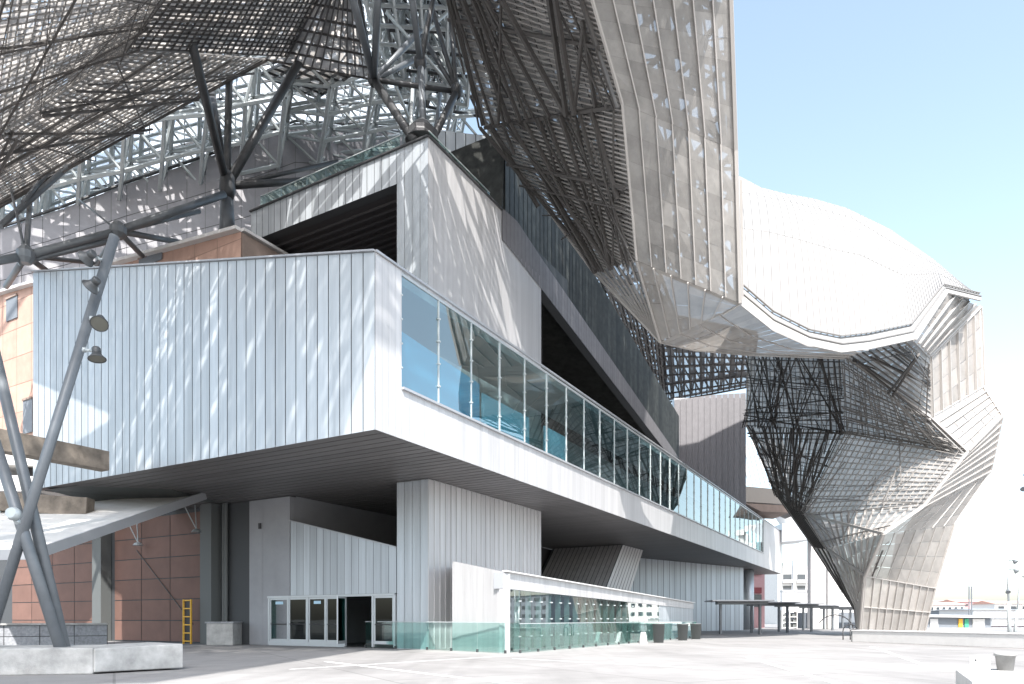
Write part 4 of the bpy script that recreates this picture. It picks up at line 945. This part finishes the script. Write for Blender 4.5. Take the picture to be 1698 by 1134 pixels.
# great white pillars
for px, w_, top, lab in ((1357, 25, 875, 'broad white pillar left, nearer the hall end'), (1381, 16, 880, 'narrower white pillar right, beside the canopy leg')):
    Y = 92; x = P(px, 0, Y).x; hw = w_/F*Y/2; z = P(0, top, Y).z
    o = thing('white_pillar', lab, 'pillar', (x, Y, 0), 'white pillars behind the canopy leg')
    MB().plan([V((x-hw, Y, 0)), V((x+hw*.75, Y-.6, 0)), V((x+hw, Y+.4, 0)), V((x+hw*.8, Y+1.6, 0)), V((x-hw*.9, Y+1.4, 0))], 0, z).build('shaft', M['white'], o, bevel=.05)
    MB().plan([V((x-hw*1.2, Y-.8, 0)), V((x+hw*1.2, Y-.8, 0)), V((x+hw*1.2, Y+1.9, 0)), V((x-hw*1.2, Y+1.9, 0))], z, z+.8).build('capital', M['white'], o, bevel=.05)
cc = thing('curved_slab', 'pale blue curved slab above the white pillars', 'slab', P(1320, 880, 92))
MB().prism([P(1297, 868, 90), P(1335, 862, 90), P(1358, 884, 90), P(1352, 893, 90), P(1297, 898, 90)], V((0, 6, 0))).build('edge', M['clad'], cc)
MB().lathe(P(1312, 880, 94), [(1.4, 0), (1.5, 1), (2.4, 2.4), (2.6, 3.4)], n=20).build('flared_head', M['white'], cc, smooth=True)
lw = thing('back_wall', 'bright white wall filling the space under the apartment block', 'wall', (P(1330, 0, 125).x, 125, 0))
MB().plan([V((P(1297, 0, 125).x, 125, 0)), V((P(1425, 0, 125).x, 125, 0)), V((P(1425, 0, 125).x, 126, 0)), V((P(1297, 0, 125).x, 126, 0))], 0, P(0, 981, 125).z).build('panel', M['white'], lw)
MB().plan([V((P(1297, 0, 125).x, 124.8, 0)), V((P(1425, 0, 125).x, 124.8, 0)), V((P(1425, 0, 125).x, 126.2, 0)), V((P(1297, 0, 125).x, 126.2, 0))], P(0, 981, 125).z, P(0, 978, 125).z).build('coping', M['cap'], lw)
# white low wall on the right
ww = thing('white_wall', 'long low white wall at the foot of the canopy', 'wall', G(1413, 1064))
a = G(1413, 1064); b = V(((1750-CX)/F*29, 29, 0)); dv = (b-a).normalized(); nv = V((-dv.y, dv.x, 0)); nv = nv if nv.x > 0 else -nv
MB().prism([a, b, b+UP*.6, a+UP*.6], nv*.9).build('body', M['white'], ww, bevel=.02)
MB().prism([a-nv*.04+UP*.6-dv*.04, b-nv*.04+UP*.6, b-nv*.04+UP*.67, a-nv*.04+UP*.67-dv*.04], nv*1.0).build('coping', M['white'], ww, bevel=.02)
ep = MB().prism([a-dv*.06, a-dv*.06+nv*.9, a-dv*.06+nv*.9+UP*.62, a-dv*.06+UP*.62], dv*.05).build('end_plate', M['dstone'], ww)
# planter with arched grasses / hoop rails
hp = thing('hoop_rack', 'thin dark arched hoops above the left end of the white wall', 'hoops', G(1403, 1056))
for px, w_, hh, Yy in ((1385, 1.15, 1.35, 44), (1410, .45, .75, 43), (1418, .3, .45, 43)):
    c0 = V(((px-CX)/F*Yy, Yy, 0)); pts = []
    for k in range(13):
        t = math.pi*k/12; pts.append(c0+V((math.cos(t)*w_/1.0, 0, .55+math.sin(t)*(hh-.35))))
    pts = [V((pts[0].x, pts[0].y, 0))]+pts[:(11 if w_ > 1 else 13)]
    if w_ < 1: pts.append(V((pts[-1].x, pts[-1].y, 0)))
    MB().path(pts, .035, 8).build('hoop', M['black'], hp, smooth=True)
# small concrete barrier, planter pot and near block at right
g0 = G(1608, 1117); sb = thing('concrete_barrier', 'small pale concrete barrier with a rounded notch under it', 'barrier', g0)
ex = V((.97, .22, 0)).normalized(); ey = V((-.2, .98, 0)); 
dvec = (G(1655, 1110)-G(1627, 1117.5)).normalized()
a = G(1608, 1118); b = G(1627, 1118.5)
MB().prism([a+UP*.06, a.lerp(b, .3), a.lerp(b, .5)+UP*.08, a.lerp(b, .7), b+UP*.06, b+UP*.42, a+UP*.42], dvec*1.1).build('body', M['white'], sb, bevel=.015)
MB().lathe(a.lerp(b, .55)+UP*.34-dvec*.005, [(.02, 0), (.02, .02)], d=-dvec, n=12).build('eyelet', M['black'], sb)
g0 = V(((1667-CX)/F*17.4, 17.4, 0)); pp = thing('planter_pot', 'round grey planter pot with a rim beside the concrete barrier', 'planter', g0)
MB().lathe(g0, [(.17, 0), (.215, .37), (.245, .37), (.245, .44), (.21, .44), (.20, .38)], n=28).build('pot', M['concrete'], pp, smooth=True)
MB().lathe(g0+UP*.36, [(.2, 0), (.2, .03)], n=20).build('soil', M['dstone'], pp)
nb = MB().plan([V((8.25, 12.9, 0)), V((10.6, 11.6, 0)), V((9.6, 8.9, 0)), V((6.9, 10.4, 0))], 0, .36).build('concrete_slab', M['offw'], None, bevel=.03); tag(nb, 'broad pale concrete slab in the bottom right corner', 'concrete slab')
# light masts
def mast(px, Y, ztop, lean_, label, r=.09, heads=()):
    x = P(px, 0, Y).x; b = V((x, Y, 0)); t_ = b+V((lean_, 0, ztop)); o = thing('light_mast', label, 'light mast', b, 'light masts at the right')
    MB().tube(b, b.lerp(t_, .45), r, 12).build('lower_pole', M['lsteel'], o, smooth=True); MB().tube(b.lerp(t_, .45), t_, r*.6, 12).build('upper_pole', M['lsteel'], o, smooth=True)
    for f_, dx in heads:
        p = b.lerp(t_, f_)
        MB().lathe(p+V((dx, -.2, 0)), [(.06, 0), (.08, .06), (.15, .22), (.16, .25)], d=V((dx, -.5, -.6)), n=16).tube(p, p+V((dx, -.2, 0)), .03).build('lamp_head', M['steel'], o, smooth=True)
mast(1674, 48, P(0, 925, 48).z, -.15, 'thin upright light mast with small lamp heads before the far town', .12, ((.97, .25), (.85, .3), (.6, -.2)))
mast(1682, 48, P(0, 955, 48).z, .45, 'leaning light mast crossing the upright one before the far town', .10, ((.99, .1),))
mast(1708, 40, P(0, 780, 40).z, 0, 'tall light mast cut off by the right edge of the photo', .11, ((.985, -.35), (.9, -.5), (.7, -.3)))
ga = thing('catenary_gantry', 'thin railway catenary gantry above the far roofs', 'gantry', (P(1610, 0, 130).x, 130, 0))
for px in (1607, 1611): MB().tube(V((P(px, 0, 130).x, 130, 0)), P(px, 972, 130), .12, 8).build('post', M['steel'], ga)
MB().tube(P(1606, 973, 130), P(1800, 968, 130), .07, 6).tube(P(1606, 976, 130), P(1800, 971, 130), .04, 6).build('cross_wire', M['lsteel'], ga)
# far town
def house(px0, px1, ytop, Y, mm, roof, label, rows=1, cols=4, deep=12, hip=1.2, name='town_house'):
    x0, x1 = P(px0, 0, Y).x, P(px1, 0, Y).x; z = P(0, ytop, Y).z
    o = thing(name, label, 'building', ((x0+x1)/2, Y, 0), 'town buildings beyond the canopy')
    MB().plan([V((x0, Y, 0)), V((x1, Y, 0)), V((x1, Y+deep, 0)), V((x0, Y+deep, 0))], 0, z).build('wall', M[mm], o)
    r_ = MB().prism([V((x0-.5, Y-.5, z)), V((x0-.5, Y+deep+.5, z)), V((x0-.5, Y+deep/2, z+hip))], V((x1-x0+1, 0, 0))).build('roof', M[roof], o)
    for i in range(cols):
        for j in range(rows):
            xa = x0+(x1-x0)*(i+.25)/cols; w_ = (x1-x0)/cols*.5; zz = z-1.9-j*2.6
            if zz > .3: MB().plan([V((xa, Y-.12, 0)), V((xa+w_, Y-.12, 0)), V((xa+w_, Y-.02, 0)), V((xa, Y-.02, 0))], zz, zz+1.1).build('window', M['win'], o)
    return o
house(1520, 1600, 1003, 260, 'offw', 'tile', 'long low cream house with terracotta roof right of the canopy foot', 1, 8)
house(1540, 1580, 996, 330, 'offw', 'offw', 'pale flat block rising behind the low cream house', 2, 8, hip=.3)
house(1586, 1640, 998, 300, 'pinkw', 'tile', 'pale pink house with terracotta roof behind the gantry', 1, 5)
house(1588, 1612, 1012, 180, 'hoard', 'cap', 'blue grey shed beside the gantry', 1, 1, hip=.4)
house(1614, 1690, 1011, 150, 'white', 'cap', 'white warehouse with flat roof behind the masts', 0, 5, hip=.3)
house(1650, 1790, 1001, 240, 'offw', 'tile', 'cream terrace with dark openings above the warehouse roof', 1, 7)
house(1644, 1790, 1038, 110, 'pinkw', 'cap', 'bright pink low building at the right edge behind the white wall', 1, 5, hip=.15)
oo = house(1645, 1790, 1025, 125, 'offw', 'cap', 'building with dark ribbon windows above the pink one', 1, 9, hip=.2)
fh = thing('far_shed', 'grey open shed with yellow and green doors right of the canopy foot', 'shed', (P(1590, 0, 105).x, 105, 0))
a, b = P(1520, 0, 105), P(1643, 0, 105); a.z = b.z = 0
MB().plan([a, b, b+V((0, 4, 0)), a+V((0, 4, 0))], 0, 1.25+.3).build('wall', M['hoard'], fh)
MB().prism([a+V((0, -1, 1.6)), b+V((0, -1, 1.45)), b+V((0, 4, 1.75)), a+V((0, 4, 1.9))], UP*.12).build('roof', M['white'], fh)
for px, w_, mm in ((1592, .6, 'yellow'), (1602, .6, 'green'), (1548, 1.2, 'white'), (1622, 1.8, 'offw')):
    x = P(px, 0, 105).x; MB().plan([V((x-w_/2, 104.85, 0)), V((x+w_/2, 104.85, 0)), V((x+w_/2, 104.95, 0)), V((x-w_/2, 104.95, 0))], 0, 1.3).build('door', M[mm], fh)

# houses further right along the same street and a far belt of trees across the plaza (seen in the glass)
house(1800, 2150, 985, 150, 'offw', 'tile', 'long cream house outside the right edge of the photo', 2, 12)
house(2200, 2800, 960, 130, 'hoard', 'cap', 'grey office block outside the right edge of the photo', 3, 16, hip=.3)
def leaf_belt(x0, y0, x1, y1, n, h, seed):
    rn = random.Random(seed); mb = MB()
    cl = [(rn.random(), rn.uniform(.5, 1)*h, rn.uniform(2, 4)) for _ in range(26)]
    for i in range(n):
        u, hh, r = rn.choice(cl); c = V((x0+(x1-x0)*u, y0+(y1-y0)*u, 0))
        p = c+V((rn.gauss(0, r*.6), rn.gauss(0, r*.6), rn.uniform(.5, hh)))
        s_ = rn.uniform(.25, .6); a = V((rn.gauss(0, 1), rn.gauss(0, 1), rn.gauss(0, 1))).normalized(); b = a.orthogonal().normalized()
        mb.quad(p-a*s_-b*s_*.6, p+a*s_-b*s_*.6, p+a*s_+b*s_*.6, p-a*s_+b*s_*.6)
    return mb
M['leaf'] = mat('dark_foliage', (.05, .075, .03), .8, island=.5)
tag(leaf_belt(-70, -40, 60, -55, 5000, 13, 3).build('tree_belt', M['leaf']), kind='stuff')
